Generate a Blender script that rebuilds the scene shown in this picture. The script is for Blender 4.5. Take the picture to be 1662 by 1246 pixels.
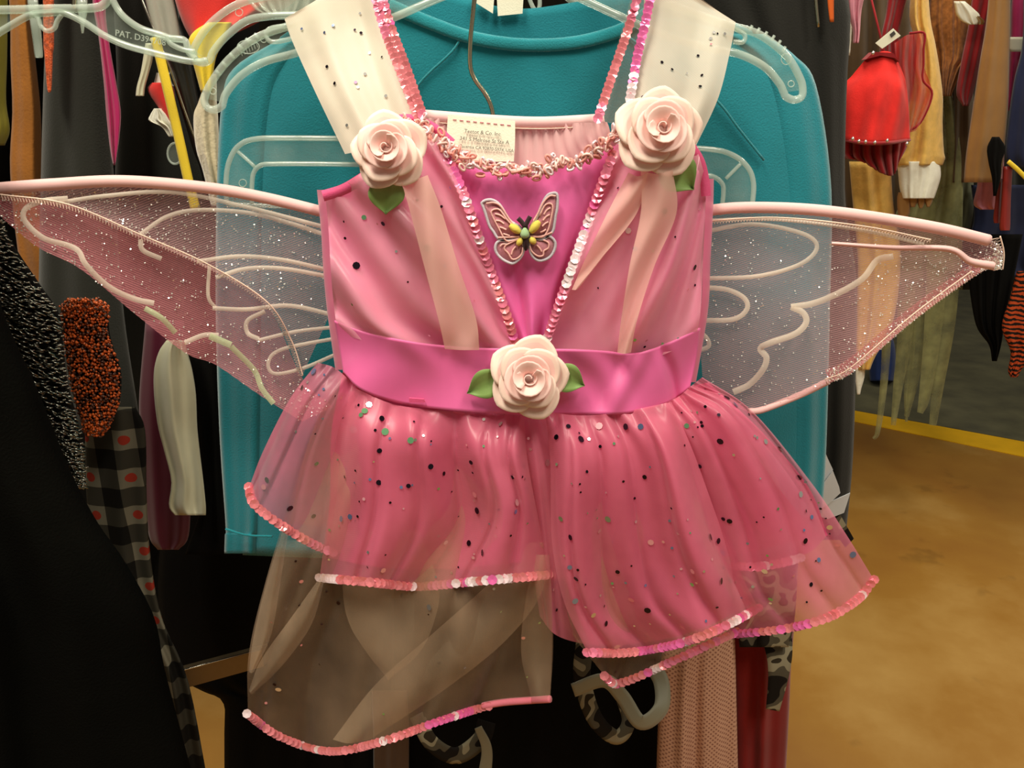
import bpy, math, random
import numpy as np
from mathutils import Matrix, Vector

for o in list(bpy.data.objects):
    bpy.data.objects.remove(o, do_unlink=True)
SC = bpy.context.scene
COL = SC.collection
random.seed(7)
RNG = np.random.default_rng(7)
PI = math.pi

# ------------------------------------------------------------------ camera
W, H, F = 1662.0, 1246.0, 1293.0
CAM = np.array([0.0, 0.0, 1.25])
PITCH = math.radians(18)
cam_d = bpy.data.cameras.new('camera')
cam_d.sensor_width = 36.0
cam_d.lens = 36.0 * F / W
cam_d.clip_start = 0.02
cam = bpy.data.objects.new('camera', cam_d)
COL.objects.link(cam)
cam.location = CAM
cam.rotation_euler = (PI / 2 - PITCH, 0, 0)
SC.camera = cam

# ------------------------------------------------------------------ light
SC.view_settings.view_transform = 'Standard'
SC.view_settings.look = 'None'
SC.view_settings.exposure = 0.1
SC.view_settings.gamma = 1.0
SC.view_settings.use_curve_mapping = False
SC.cycles.transparent_max_bounces = 32
SC.cycles.max_bounces = 8
SC.cycles.sample_clamp_indirect = 4.0

world = bpy.data.worlds.new('store_air')
SC.world = world
world.use_nodes = True
world.node_tree.nodes['Background'].inputs[0].default_value = (1.0, 0.93, 0.74, 1)
world.node_tree.nodes['Background'].inputs[1].default_value = 0.17


def area_light(name, loc, rot, sx, sy, power, col=(1.0, 0.93, 0.76)):
    l = bpy.data.lights.new(name, 'AREA')
    l.shape = 'RECTANGLE'
    l.size, l.size_y = sx, sy
    l.energy = power
    l.color = col
    o = bpy.data.objects.new(name, l)
    COL.objects.link(o)
    o.location = loc
    o.rotation_euler = rot
    return o


# rows of ceiling fluorescent fixtures of the shop
area_light('ceiling_tube_light', (-0.55, -0.15, 2.75), (0, 0, 0), 0.35, 1.3, 46)
area_light('ceiling_tube_light', (0.75, -0.55, 2.75), (0, 0, 0), 0.35, 1.3, 34)
area_light('ceiling_tube_light', (0.9, 2.0, 2.9), (0, 0, 0), 0.35, 1.3, 26)
area_light('ceiling_tube_light', (2.3, 1.6, 2.9), (0, 0, 0), 0.35, 1.3, 26)
area_light('ceiling_tube_light', (-1.5, 1.6, 2.9), (0, 0, 0), 0.35, 1.3, 16)


# ------------------------------------------------------------------ pixel ray helpers
CP_, SP_ = math.cos(PITCH), math.sin(PITCH)


def at(px, py, Y):
    """world point where the sight line of a pixel meets the upright plane y = Y"""
    px = np.asarray(px, float); py = np.asarray(py, float); Y = np.asarray(Y, float)
    a = (px - W / 2) / F
    b = -(py - H / 2) / F
    dy = CP_ + b * SP_
    dz = -SP_ + b * CP_
    t = Y / dy
    return np.stack([CAM[0] + t * a, CAM[1] + t * dy, CAM[2] + t * dz], -1)


def cr(pts, n):
    """Catmull-Rom through the points, n samples"""
    p = np.asarray(pts, float)
    k = len(p)
    if k == 2:
        t = np.linspace(0, 1, n)[:, None]
        return p[0] * (1 - t) + p[1] * t
    q = np.vstack([2 * p[0] - p[1], p, 2 * p[-1] - p[-2]])
    x = np.linspace(0, k - 1, n)
    i = np.minimum(x.astype(int), k - 2)
    t = (x - i)[:, None]
    a, b, c, d = q[i], q[i + 1], q[i + 2], q[i + 3]
    return 0.5 * (2 * b + (c - a) * t + (2 * a - 5 * b + 4 * c - d) * t ** 2 + (3 * b - a - 3 * c + d) * t ** 3)


def even(path, step):
    """points every step along a 3D polyline"""
    path = np.asarray(path, float)
    seg = np.linalg.norm(np.diff(path, axis=0), axis=1)
    s = np.concatenate([[0], np.cumsum(seg)])
    n = max(2, int(s[-1] / step))
    x = np.linspace(0, s[-1], n)
    return np.stack([np.interp(x, s, path[:, k]) for k in range(path.shape[1])], -1)


# ------------------------------------------------------------------ materials
def lin(c):
    r = []
    for v in c:
        v = v / 255.0
        r.append(v / 12.92 if v <= 0.04045 else ((v + 0.055) / 1.055) ** 2.4)
    return (r[0], r[1], r[2], 1.0)


MATS = {}


def nt_new(name):
    m = bpy.data.materials.new(name)
    m.use_nodes = True
    nt = m.node_tree
    b = nt.nodes['Principled BSDF']
    return m, nt, b, nt.nodes['Material Output']


def nd(nt, kind, **kw):
    n = nt.nodes.new(kind)
    for k, v in kw.items():
        if k in n.inputs:
            n.inputs[k].default_value = v
        else:
            setattr(n, k, v)
    return n


def objco(nt):
    return nd(nt, 'ShaderNodeTexCoord').outputs['Object']


def cloth(name, col, rough=0.85, sheen=0.15, var=0.18, vs=14.0, weave=900.0, bump=0.25, spec=0.25, metal=0.0):
    m, nt, b, out = nt_new(name)
    co = objco(nt)
    c = lin(col)
    n1 = nd(nt, 'ShaderNodeTexNoise', Scale=vs, Detail=4.0)
    nt.links.new(co, n1.inputs['Vector'])
    rp = nd(nt, 'ShaderNodeValToRGB')
    rp.color_ramp.elements[0].position = 0.3
    rp.color_ramp.elements[1].position = 0.7
    rp.color_ramp.elements[0].color = (c[0] * (1 - var), c[1] * (1 - var), c[2] * (1 - var), 1)
    rp.color_ramp.elements[1].color = (min(1, c[0] * (1 + var)), min(1, c[1] * (1 + var)), min(1, c[2] * (1 + var)), 1)
    nt.links.new(n1.outputs[0], rp.inputs[0])
    nt.links.new(rp.outputs[0], b.inputs['Base Color'])
    n2 = nd(nt, 'ShaderNodeTexNoise', Scale=weave, Detail=2.0)
    nt.links.new(co, n2.inputs['Vector'])
    bp = nd(nt, 'ShaderNodeBump', Strength=bump, Distance=0.001)
    nt.links.new(n2.outputs[0], bp.inputs['Height'])
    nt.links.new(bp.outputs[0], b.inputs['Normal'])
    b.inputs['Roughness'].default_value = rough
    b.inputs['Sheen Weight'].default_value = sheen
    b.inputs['Specular IOR Level'].default_value = spec
    b.inputs['Metallic'].default_value = metal
    MATS[name] = m
    return m


def satin(name, col, rough=0.38, var=0.08, aniso=0.5):
    m = cloth(name, col, rough, 0.2, var, 20, 1500, 0.06, 0.55)
    m.node_tree.nodes['Principled BSDF'].inputs['Anisotropic'].default_value = aniso
    return m


def sheer(name, col, alpha, rough=0.4, transl=0.35, line=None, lvar=0.3, spec=0.5, cloudy=0.25, rot=0.5):
    """see-through woven fabric: threads over holes"""
    m, nt, b, out = nt_new(name)
    co = objco(nt)
    c = lin(col)
    b.inputs['Base Color'].default_value = c
    b.inputs['Roughness'].default_value = rough
    b.inputs['Specular IOR Level'].default_value = spec
    b.inputs['Sheen Weight'].default_value = 0.35
    b.inputs['Sheen Roughness'].default_value = 0.4
    tl = nd(nt, 'ShaderNodeBsdfTranslucent', Color=c)
    mx = nd(nt, 'ShaderNodeMixShader', Fac=transl)
    nt.links.new(b.outputs[0], mx.inputs[1])
    nt.links.new(tl.outputs[0], mx.inputs[2])
    tr = nd(nt, 'ShaderNodeBsdfTransparent')
    n = nd(nt, 'ShaderNodeTexNoise', Scale=16.0, Detail=3.0)
    nt.links.new(co, n.inputs['Vector'])
    mr = nd(nt, 'ShaderNodeMapRange')
    mr.inputs[1].default_value = 0.3; mr.inputs[2].default_value = 0.7
    mr.inputs[3].default_value = alpha * (1 - cloudy); mr.inputs[4].default_value = min(1, alpha * (1 + cloudy))
    nt.links.new(n.outputs[0], mr.inputs[0])
    fac = mr.outputs[0]
    if line:
        mp = nd(nt, 'ShaderNodeMapping')
        mp.inputs['Rotation'].default_value = (0, rot, 0)
        nt.links.new(co, mp.inputs[0])
        wv = nd(nt, 'ShaderNodeTexWave', Scale=line, Distortion=0.6)
        wv.inputs['Detail Scale'].default_value = 6.0
        wv.bands_direction = 'Z'
        nt.links.new(mp.outputs[0], wv.inputs['Vector'])
        m2 = nd(nt, 'ShaderNodeMapRange')
        m2.inputs[3].default_value = 1 - lvar; m2.inputs[4].default_value = 1 + lvar
        nt.links.new(wv.outputs['Fac'], m2.inputs[0])
        ml = nd(nt, 'ShaderNodeMath', operation='MULTIPLY', use_clamp=True)
        nt.links.new(fac, ml.inputs[0]); nt.links.new(m2.outputs[0], ml.inputs[1])
        fac = ml.outputs[0]
    m3 = nd(nt, 'ShaderNodeMixShader')
    nt.links.new(fac, m3.inputs[0])
    nt.links.new(tr.outputs[0], m3.inputs[1])
    nt.links.new(mx.outputs[0], m3.inputs[2])
    nt.links.new(m3.outputs[0], out.inputs[0])
    MATS[name] = m
    return m


def plain(name, col, rough=0.4, metal=0.0, spec=0.5, coat=0.0, bumpy=0.0):
    m, nt, b, out = nt_new(name)
    co = objco(nt)
    n = nd(nt, 'ShaderNodeTexNoise', Scale=120.0, Detail=3.0)
    nt.links.new(co, n.inputs['Vector'])
    c = lin(col)
    rp = nd(nt, 'ShaderNodeValToRGB')
    rp.color_ramp.elements[0].color = tuple(x * 0.92 for x in c[:3]) + (1,)
    rp.color_ramp.elements[1].color = tuple(min(1, x * 1.06) for x in c[:3]) + (1,)
    nt.links.new(n.outputs[0], rp.inputs[0])
    nt.links.new(rp.outputs[0], b.inputs['Base Color'])
    if bumpy:
        bp = nd(nt, 'ShaderNodeBump', Strength=bumpy, Distance=0.002)
        nt.links.new(n.outputs[0], bp.inputs['Height'])
        nt.links.new(bp.outputs[0], b.inputs['Normal'])
    b.inputs['Roughness'].default_value = rough
    b.inputs['Metallic'].default_value = metal
    b.inputs['Specular IOR Level'].default_value = spec
    b.inputs['Coat Weight'].default_value = coat
    MATS[name] = m
    return m


def clear_plastic(name, see, tint=(235, 245, 235), rough=0.12):
    m, nt, b, out = nt_new(name)
    b.inputs['Base Color'].default_value = lin(tint)
    b.inputs['Roughness'].default_value = rough
    b.inputs['Specular IOR Level'].default_value = 0.9
    b.inputs['Coat Weight'].default_value = 0.6
    tr = nd(nt, 'ShaderNodeBsdfTransparent', Color=(0.93, 0.97, 0.95, 1))
    n = nd(nt, 'ShaderNodeTexNoise', Scale=45.0, Detail=2.0)
    nt.links.new(objco(nt), n.inputs['Vector'])
    mr = nd(nt, 'ShaderNodeMapRange')
    mr.inputs[3].default_value = 1 - see - 0.06; mr.inputs[4].default_value = 1 - see + 0.06
    nt.links.new(n.outputs[0], mr.inputs[0])
    mx = nd(nt, 'ShaderNodeMixShader')
    nt.links.new(mr.outputs[0], mx.inputs[0])
    nt.links.new(tr.outputs[0], mx.inputs[1])
    nt.links.new(b.outputs[0], mx.inputs[2])
    nt.links.new(mx.outputs[0], out.inputs[0])
    MATS[name] = m
    return m


def patterned(name, kind, cols, scale):
    """flat printed fabric: camo, gingham, lattice, stripes, bag print"""
    m, nt, b, out = nt_new(name)
    co = objco(nt)
    b.inputs['Roughness'].default_value = 0.85
    b.inputs['Specular IOR Level'].default_value = 0.2
    if kind == 'camo':
        n = nd(nt, 'ShaderNodeTexNoise', Scale=scale, Detail=1.0)
        nt.links.new(co, n.inputs['Vector'])
        rp = nd(nt, 'ShaderNodeValToRGB')
        rp.color_ramp.interpolation = 'CONSTANT'
        e = rp.color_ramp.elements
        e[0].color = lin(cols[0]); e[0].position = 0
        e[1].color = lin(cols[1]); e[1].position = 0.45
        for c, p in zip(cols[2:], (0.54, 0.62)):
            x = e.new(p); x.color = lin(c)
        nt.links.new(n.outputs[0], rp.inputs[0])
        nt.links.new(rp.outputs[0], b.inputs['Base Color'])
    elif kind == 'stripe':
        w = nd(nt, 'ShaderNodeTexWave', Scale=scale, Distortion=4.0)
        w.inputs['Detail Scale'].default_value = 2.0
        w.bands_direction = 'Z'
        nt.links.new(co, w.inputs['Vector'])
        rp = nd(nt, 'ShaderNodeValToRGB')
        rp.color_ramp.elements[0].position = 0.42; rp.color_ramp.elements[0].color = lin(cols[0])
        rp.color_ramp.elements[1].position = 0.55; rp.color_ramp.elements[1].color = lin(cols[1])
        nt.links.new(w.outputs['Fac'], rp.inputs[0])
        nt.links.new(rp.outputs[0], b.inputs['Base Color'])
    elif kind in ('gingham', 'lattice'):
        sp = nd(nt, 'ShaderNodeSeparateXYZ')
        nt.links.new(co, sp.inputs[0])

        def sine(sock, fr, ph=0.0):
            a = nd(nt, 'ShaderNodeMath', operation='MULTIPLY_ADD')
            a.inputs[1].default_value = fr; a.inputs[2].default_value = ph
            nt.links.new(sock, a.inputs[0])
            s = nd(nt, 'ShaderNodeMath', operation='SINE')
            nt.links.new(a.outputs[0], s.inputs[0])
            return s.outputs[0]

        def step(sock, th):
            g = nd(nt, 'ShaderNodeMath', operation='GREATER_THAN')
            g.inputs[1].default_value = th
            nt.links.new(sock, g.inputs[0])
            return g.outputs[0]

        sx, sz = sine(sp.outputs[0], scale), sine(sp.outputs[2], scale)
        if kind == 'gingham':
            ad = nd(nt, 'ShaderNodeMath', operation='ADD')
            nt.links.new(step(sx, 0), ad.inputs[0]); nt.links.new(step(sz, 0), ad.inputs[1])
            dv = nd(nt, 'ShaderNodeMath', operation='MULTIPLY'); dv.inputs[1].default_value = 0.5
            nt.links.new(ad.outputs[0], dv.inputs[0])
            rp = nd(nt, 'ShaderNodeValToRGB')
            rp.color_ramp.elements[0].color = lin(cols[0]); rp.color_ramp.elements[1].color = lin(cols[2])
            x = rp.color_ramp.elements.new(0.5); x.color = lin(cols[1])
            nt.links.new(dv.outputs[0], rp.inputs[0])
            ml = nd(nt, 'ShaderNodeMath', operation='ADD')
            nt.links.new(sx, ml.inputs[0]); nt.links.new(sz, ml.inputs[1])
            mix = nd(nt, 'ShaderNodeMixRGB'); mix.inputs[2].default_value = lin(cols[3])
            nt.links.new(step(ml.outputs[0], 1.72), mix.inputs[0])
            nt.links.new(rp.outputs[0], mix.inputs[1])
            nt.links.new(mix.outputs[0], b.inputs['Base Color'])
        else:
            ml = nd(nt, 'ShaderNodeMath', operation='MULTIPLY')
            nt.links.new(sx, ml.inputs[0]); nt.links.new(sz, ml.inputs[1])
            rp = nd(nt, 'ShaderNodeValToRGB')
            rp.color_ramp.elements[0].position = 0.2; rp.color_ramp.elements[0].color = lin(cols[0])
            rp.color_ramp.elements[1].position = 0.45; rp.color_ramp.elements[1].color = lin(cols[1])
            nt.links.new(ml.outputs[0], rp.inputs[0])
            nt.links.new(rp.outputs[0], b.inputs['Base Color'])
    MATS[name] = m
    return m


# dress fabrics
sheer('chest_organza', (250, 186, 204), 0.5, 0.28, 0.2, line=520, lvar=0.1, spec=0.9)
sheer('pink_organza', (240, 128, 158), 0.56, 0.36, 0.25, line=520, lvar=0.1, spec=0.7)
sheer('pink_organza_double', (216, 78, 126), 0.86, 0.36, 0.2, line=520, lvar=0.08, cloudy=0.12)
sheer('champagne_fold', (226, 196, 164), 0.22, 0.3, 0.2, line=520, lvar=0.12, cloudy=0.4, spec=0.9)
sheer('champagne_organza', (214, 178, 146), 0.24, 0.32, 0.2, line=520, lvar=0.12, cloudy=0.3, spec=0.8)
sheer('strap_organza', (246, 232, 214), 0.80, 0.5, 0.3, line=330, lvar=0.12, cloudy=0.14)
sheer('peach_ribbon', (250, 206, 194), 0.74, 0.32, 0.25, line=520, lvar=0.1, cloudy=0.1)
satin('pink_satin', (224, 88, 142), 0.32)
satin('chest_satin', (232, 110, 164), 0.26)
satin('magenta_satin', (236, 112, 180), 0.36)
satin('sash_satin', (226, 102, 162), 0.48)
satin('rose_pink', (250, 206, 198), 0.6)
satin('rose_edge', (250, 218, 204), 0.5)
satin('leaf_green', (126, 156, 84), 0.6)
satin('back_pink', (240, 196, 196), 0.6)
cloth('hem_thread', (226, 120, 138), 0.7)
cloth('magenta_binding', (222, 84, 134), 0.6)
cloth('label_white', (244, 240, 218), 0.8, var=0.03)
plain('label_ink', (70, 66, 62), 0.8)
sheer('wing_tulle', (232, 178, 182), 0.42, 0.5, 0.35, line=190, lvar=0.45, cloudy=0.12, rot=0.35)
sheer('wing_tulle_lower', (238, 150, 160), 0.58, 0.5, 0.35, line=190, lvar=0.4, cloudy=0.12, rot=-0.5)
satin('wing_rim', (236, 188, 186), 0.6)
cloth('stitch_thread', (238, 206, 188), 0.7)
sheer('wing_vein', (250, 236, 220), 0.7, 0.5, 0.2, line=900, lvar=0.3, cloudy=0.3, rot=1.1)
sheer('glitter_green', (214, 228, 184), 0.75, 0.3, 0.1, line=700, lvar=0.6, cloudy=0.3, rot=0.9)
plain('glitter', (255, 250, 240), 0.2, 0.5, 1.0)
for n_, c_ in (('sequin_pink', (240, 128, 160)), ('sequin_coral', (236, 134, 142)), ('sequin_magenta', (244, 110, 180)),
               ('sequin_pearl', (250, 226, 232))):
    plain(n_, c_, 0.22, 0.25, 0.8, 0.5)
plain('foil_dark_reflection', (58, 44, 58), 0.15, 0.9)  # reflection of the dark store put into the foil colour
plain('foil_silver', (236, 232, 230), 0.15, 0.85)
plain('foil_blue', (150, 170, 226), 0.15, 0.8)
plain('foil_green', (150, 214, 160), 0.15, 0.8)
plain('foil_pink', (240, 170, 180), 0.25, 0.5)
# hangers
clear_plastic('hanger_rim', 0.68)
clear_plastic('hanger_plate', 0.93)
plain('hook_steel', (196, 186, 160), 0.25, 1.0)
plain('chrome', (210, 205, 195), 0.12, 1.0)
plain('dull_steel', (120, 104, 80), 0.4, 0.8)
plain('black_steel', (30, 30, 30), 0.4, 0.6)


# ------------------------------------------------------------------ object helpers
BASE = {}


def link(o, parent=None):
    COL.objects.link(o)
    if parent is not None:
        o.parent = parent
        BASE[o] = BASE[parent]
    return o


def thing(name, base, label, cat, group=None):
    o = bpy.data.objects.new(name, None)
    o.empty_display_size = 0.02
    COL.objects.link(o)
    o.location = base
    BASE[o] = np.asarray(base, float)
    tag(o, label, cat, group)
    return o


def tag(o, label, cat, group=None):
    o['label'] = label
    o['category'] = cat
    if group:
        o['group'] = group
    return o


def obj(name, v, f, mat, parent=None, smooth=True, thick=0.0, mats=None, fm=None):
    v = np.asarray(v, float)
    if parent is None:
        base = np.array([v[:, 0].mean(), v[:, 1].mean(), v[:, 2].min()])
    else:
        base = BASE[parent]
    me = bpy.data.meshes.new(name)
    me.from_pydata((v - base).tolist(), [], [list(map(int, x)) for x in f])
    for k in (mats or [mat]):
        me.materials.append(MATS[k])
    if fm is not None:
        me.polygons.foreach_set('material_index', fm)
    if smooth:
        me.polygons.foreach_set('use_smooth', [True] * len(me.polygons))
    me.update()
    o = bpy.data.objects.new(name, me)
    if parent is None:
        o.location = base
        COL.objects.link(o)
        BASE[o] = base
    else:
        link(o, parent)
        if o.parent is not None and o.parent.type == 'MESH' and o.parent.parent is None:
            pass
    if thick:
        md = o.modifiers.new('thickness', 'SOLIDIFY')
        md.thickness = thick
        md.offset = 0.0
    return o


def gridfaces(nv, nu, close=False):
    f = []
    for i in range(nv - 1):
        for j in range(nu if close else nu - 1):
            j2 = (j + 1) % nu
            f.append((i * nu + j, i * nu + j2, (i + 1) * nu + j2, (i + 1) * nu + j))
    return f


def ctrl(rows, nu, nv):
    """control rows of (px, py[, dy]) -> nv x nu x 3"""
    R = []
    for r in rows:
        r = [tuple(p) + (0.0,) * (3 - len(p)) for p in r]
        R.append(cr(r, nu))
    R = np.array(R)
    return cr(R.reshape(len(rows), -1), nv).reshape(nv, nu, 3)


class Sheet:
    def __init__(s, P):
        s.P = P

    def pt(s, u, v):
        nv, nu, _ = s.P.shape
        x, y = u * (nu - 1), v * (nv - 1)
        i, j = min(int(y), nv - 2), min(int(x), nu - 2)
        a, b = x - j, y - i
        P = s.P
        return (P[i, j] * (1 - a) + P[i, j + 1] * a) * (1 - b) + (P[i + 1, j] * (1 - a) + P[i + 1, j + 1] * a) * b

    def nrm(s, u, v):
        e = 0.02
        du = s.pt(min(1, u + e), v) - s.pt(max(0, u - e), v)
        dv = s.pt(u, min(1, v + e)) - s.pt(u, max(0, v - e))
        n = np.cross(du, dv)
        n = n / (np.linalg.norm(n) + 1e-12)
        return -n if n[1] > 0 else n

    def hem(s, v=1.0, u0=0.0, u1=1.0, n=160):
        return np.array([s.pt(u, v) for u in np.linspace(u0, u1, n)])

    def side(s, u, v0=0.0, v1=1.0, n=120):
        return np.array([s.pt(u, v) for v in np.linspace(v0, v1, n)])


def sheet(name, rows, Y, mat, parent=None, nu=56, nv=56, disp=None, thick=0.0):
    G = ctrl(rows, nu, nv)
    U, V = np.meshgrid(np.linspace(0, 1, nu), np.linspace(0, 1, nv))
    Yd = Y + G[..., 2]
    if disp is not None:
        Yd = Yd + disp(U, V)
    P = at(G[..., 0], G[..., 1], Yd)
    o = obj(name, P.reshape(-1, 3), gridfaces(nv, nu), mat, parent, thick=thick)
    return o, Sheet(P)


def folds(*terms):
    """each term: (count, amp, skew, phase, v ramp power, sign)"""
    def f(U, V):
        r = np.zeros_like(U)
        for n, a, sk, ph, pw in terms:
            w = V ** pw if pw >= 0 else (1 - V) ** (-pw)
            r += a * w * np.sin(2 * PI * (n * (U + sk * V)) + ph + 0.6 * np.sin(3 * V + ph))
        return r
    return f


def hull(name, rows, Y, thick, mat, parent=None, nf=5, amp=0.006, seed=0, nu=36, nv=30, caps=True, lean=0.0):
    """closed hanging piece: rows (py, xl, xr); rounded section with folds"""
    rg = np.random.default_rng(seed + 11)
    R = cr([(r[0], r[1], r[2]) for r in rows], nv)
    t = np.linspace(0, 1, nu)
    ph = rg.uniform(0, 6.28, 3)
    ring_u = np.concatenate([t, t[::-1][1:-1]])
    side = np.concatenate([-np.ones(nu), np.ones(nu - 2)])
    P = []
    for i in range(nv):
        v = i / (nv - 1)
        py, xl, xr = R[i]
        sec = np.sqrt(np.maximum(0, 1 - (2 * ring_u - 1) ** 2)) ** 0.7
        wob = amp * (0.35 + 0.65 * v) * (np.sin(2 * PI * nf * ring_u + ph[0] + 0.8 * np.sin(2.2 * v + ph[1]))
                                         + 0.5 * np.sin(2 * PI * (nf * 1.7) * ring_u + ph[2] + v))
        wob = wob * np.sin(PI * np.clip(ring_u, 0, 1)) ** 0.3
        yy = Y + lean * v + side * sec * thick / 2 + wob
        px = xl + (xr - xl) * ring_u
        P.append(at(px, np.full_like(px, py), yy))
    P = np.array(P)
    n = len(ring_u)
    f = gridfaces(nv, n, True)
    if caps:
        f.append(tuple(range(n))[::-1])
        f.append(tuple((nv - 1) * n + k for k in range(n)))
    return obj(name, P.reshape(-1, 3), f, mat, parent)


def tube_vf(path, r, seg=8, off=0, closed=False, flat=1.0):
    path = np.asarray(path, float)
    n = len(path)
    if closed:
        T = np.roll(path, -1, 0) - np.roll(path, 1, 0)
    else:
        T = np.gradient(path, axis=0)
    T = T / (np.linalg.norm(T, axis=1)[:, None] + 1e-12)
    v, f = [], []
    up = np.array([0, 1.0, 0.0])
    rr = np.full(n, r) if np.isscalar(r) else np.asarray(r)
    for i in range(n):
        a = np.cross(T[i], up)
        if np.linalg.norm(a) < 1e-4:
            a = np.array([1.0, 0, 0])
        a /= np.linalg.norm(a)
        b = np.cross(T[i], a)
        for k in range(seg):
            t = 2 * PI * k / seg
            v.append(path[i] + rr[i] * (a * math.cos(t) + b * math.sin(t) * flat))
    m = n if closed else n - 1
    for i in range(m):
        i2 = (i + 1) % n
        for k in range(seg):
            k2 = (k + 1) % seg
            f.append((off + i * seg + k, off + i * seg + k2, off + i2 * seg + k2, off + i2 * seg + k))
    if not closed:
        f.append(tuple(off + k for k in range(seg))[::-1])
        f.append(tuple(off + (n - 1) * seg + k for k in range(seg)))
    return v, f


def tube(name, path, r, mat, parent=None, seg=8, closed=False, flat=1.0):
    v, f = tube_vf(path, r, seg, 0, closed, flat)
    return obj(name, v, f, mat, parent)


def pxpath(pts, Y, n=40):
    """pixel polyline (px, py[, dy]) -> smooth 3D path"""
    p = cr([tuple(q) + (0.0,) * (3 - len(q)) for q in pts], n)
    return at(p[:, 0], p[:, 1], Y + p[:, 2])


def strip(name, pts, width, Y, mat, parent=None, n=40, bulge=0.0, disp=None, thick=0.0):
    """flat ribbon along a pixel path, width in pixels (number or (w0, w1))"""
    p = cr([tuple(q) + (0.0,) * (3 - len(q)) for q in pts], n)
    T = np.gradient(p[:, :2], axis=0)
    T /= np.linalg.norm(T, axis=1)[:, None] + 1e-9
    N = np.stack([-T[:, 1], T[:, 0]], -1)
    w = np.linspace(width[0], width[1], n) if isinstance(width, tuple) else np.full(n, width)
    k = 5
    P = []
    for i in range(n):
        row = []
        for j in range(k):
            s = j / (k - 1) - 0.5
            q = p[i, :2] + N[i] * s * w[i]
            row.append(at(q[0], q[1], Y + p[i, 2] - bulge * (1 - 4 * s * s)))
        P.append(row)
    P = np.array(P)
    return obj(name, P.reshape(-1, 3), gridfaces(n, k), mat, parent, thick=thick)


def prism(name, poly, Y, depth, mat, parent=None, smooth=False):
    """pixel polygon pulled back to a slab"""
    p = np.asarray(poly, float)
    a = at(p[:, 0], p[:, 1], Y)
    b = a + np.array([0, depth, 0])
    n = len(p)
    f = [tuple(range(n)), tuple(range(n, 2 * n))[::-1]]
    for i in range(n):
        j = (i + 1) % n
        f.append((i, i + n, j + n, j))
    return obj(name, np.vstack([a, b]), f, mat, parent, smooth=smooth)


def stuff(o):
    o['kind'] = 'stuff'
    return o


def disc_mesh(name, r, dish, mat, seg=8):
    v = [(0, 0, -dish)]
    for k in range(seg):
        a = 2 * PI * k / seg
        v.append((r * math.cos(a), r * math.sin(a), 0))
    f = [(0, 1 + k, 1 + (k + 1) % seg) for k in range(seg)]
    me = bpy.data.meshes.new(name)
    me.from_pydata(v, [], f)
    me.materials.append(MATS[mat])
    return me


def frame_rot(t, n):
    """columns t, b, n"""
    n = n / (np.linalg.norm(n) + 1e-12)
    t = t - n * np.dot(t, n)
    t = t / (np.linalg.norm(t) + 1e-12)
    b = np.cross(n, t)
    return Matrix(((t[0], b[0], n[0]), (t[1], b[1], n[1]), (t[2], b[2], n[2])))


SEQ_R = 0.0041
SEQ = [disc_mesh('sequin', SEQ_R, 0.0008, m) for m in ('sequin_pink', 'sequin_pink', 'sequin_coral', 'sequin_coral', 'sequin_magenta', 'sequin_pearl')]
seq_count = [0]


def sequin_trim(name, path, parent, pool=None, step=0.0052, singles=True, tape=0.0015, push=0.0022, size=1.0):
    """thread tape along a path with overlapping sequins sewn to it"""
    p = even(path, step)
    tp = tube(name, p, tape, 'hem_thread', parent, seg=6)
    T = np.gradient(p, axis=0)
    runs = []
    while len(runs) < len(p):
        runs += [random.choice(pool or (0, 0, 2, 2, 4, 0, 5))] * random.randint(3, 11)
    V, Fc, FM = [], [], []
    for i in range(len(p)):
        k = runs[i] if random.random() > 0.12 else random.choice((0, 2, 4, 5))
        view = CAM - p[i]
        view = view / np.linalg.norm(view)
        nrm = np.array([0, -1, 0.15]) * 0.8 + view * 0.5 - 0.24 * T[i] / np.linalg.norm(T[i]) + RNG.normal(0, 0.13, 3)
        c = p[i] + np.array([0, -1, 0]) * push + view * 0.0004 * (i % 2)
        R = frame_rot(T[i], nrm)
        if singles and seq_count[0] < 296:
            seq_count[0] += 1
            o = bpy.data.objects.new('sequin', SEQ[k])
            link(o, tp)
            M = R.to_4x4()
            if size != 1.0:
                M = M @ Matrix.Scale(size, 4)
            M.translation = Vector(c - BASE[tp])
            o.matrix_local = M
        else:
            o0 = len(V)
            V.append(c - np.array(R.col[2]) * 0.0008)
            for q in range(8):
                a = 2 * PI * q / 8
                V.append(c + np.array(R @ Vector((math.cos(a), math.sin(a), 0))) * SEQ_R * size)
            for q in range(8):
                Fc.append((o0, o0 + 1 + q, o0 + 1 + (q + 1) % 8)); FM.append(k)
    if V:
        stuff(obj('sequin_row', V, Fc, None, tp, smooth=False,
                  mats=['sequin_pink', 'sequin_pink', 'sequin_coral', 'sequin_coral', 'sequin_magenta', 'sequin_pearl'], fm=FM))
    return tp


FOILS = ['foil_dark_reflection', 'foil_dark_reflection', 'foil_dark_reflection', 'foil_silver', 'foil_pink', 'foil_blue', 'foil_green', 'foil_silver']
FOIL = [disc_mesh('foil_dot', 1.0, 0.0, m) for m in FOILS]


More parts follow.
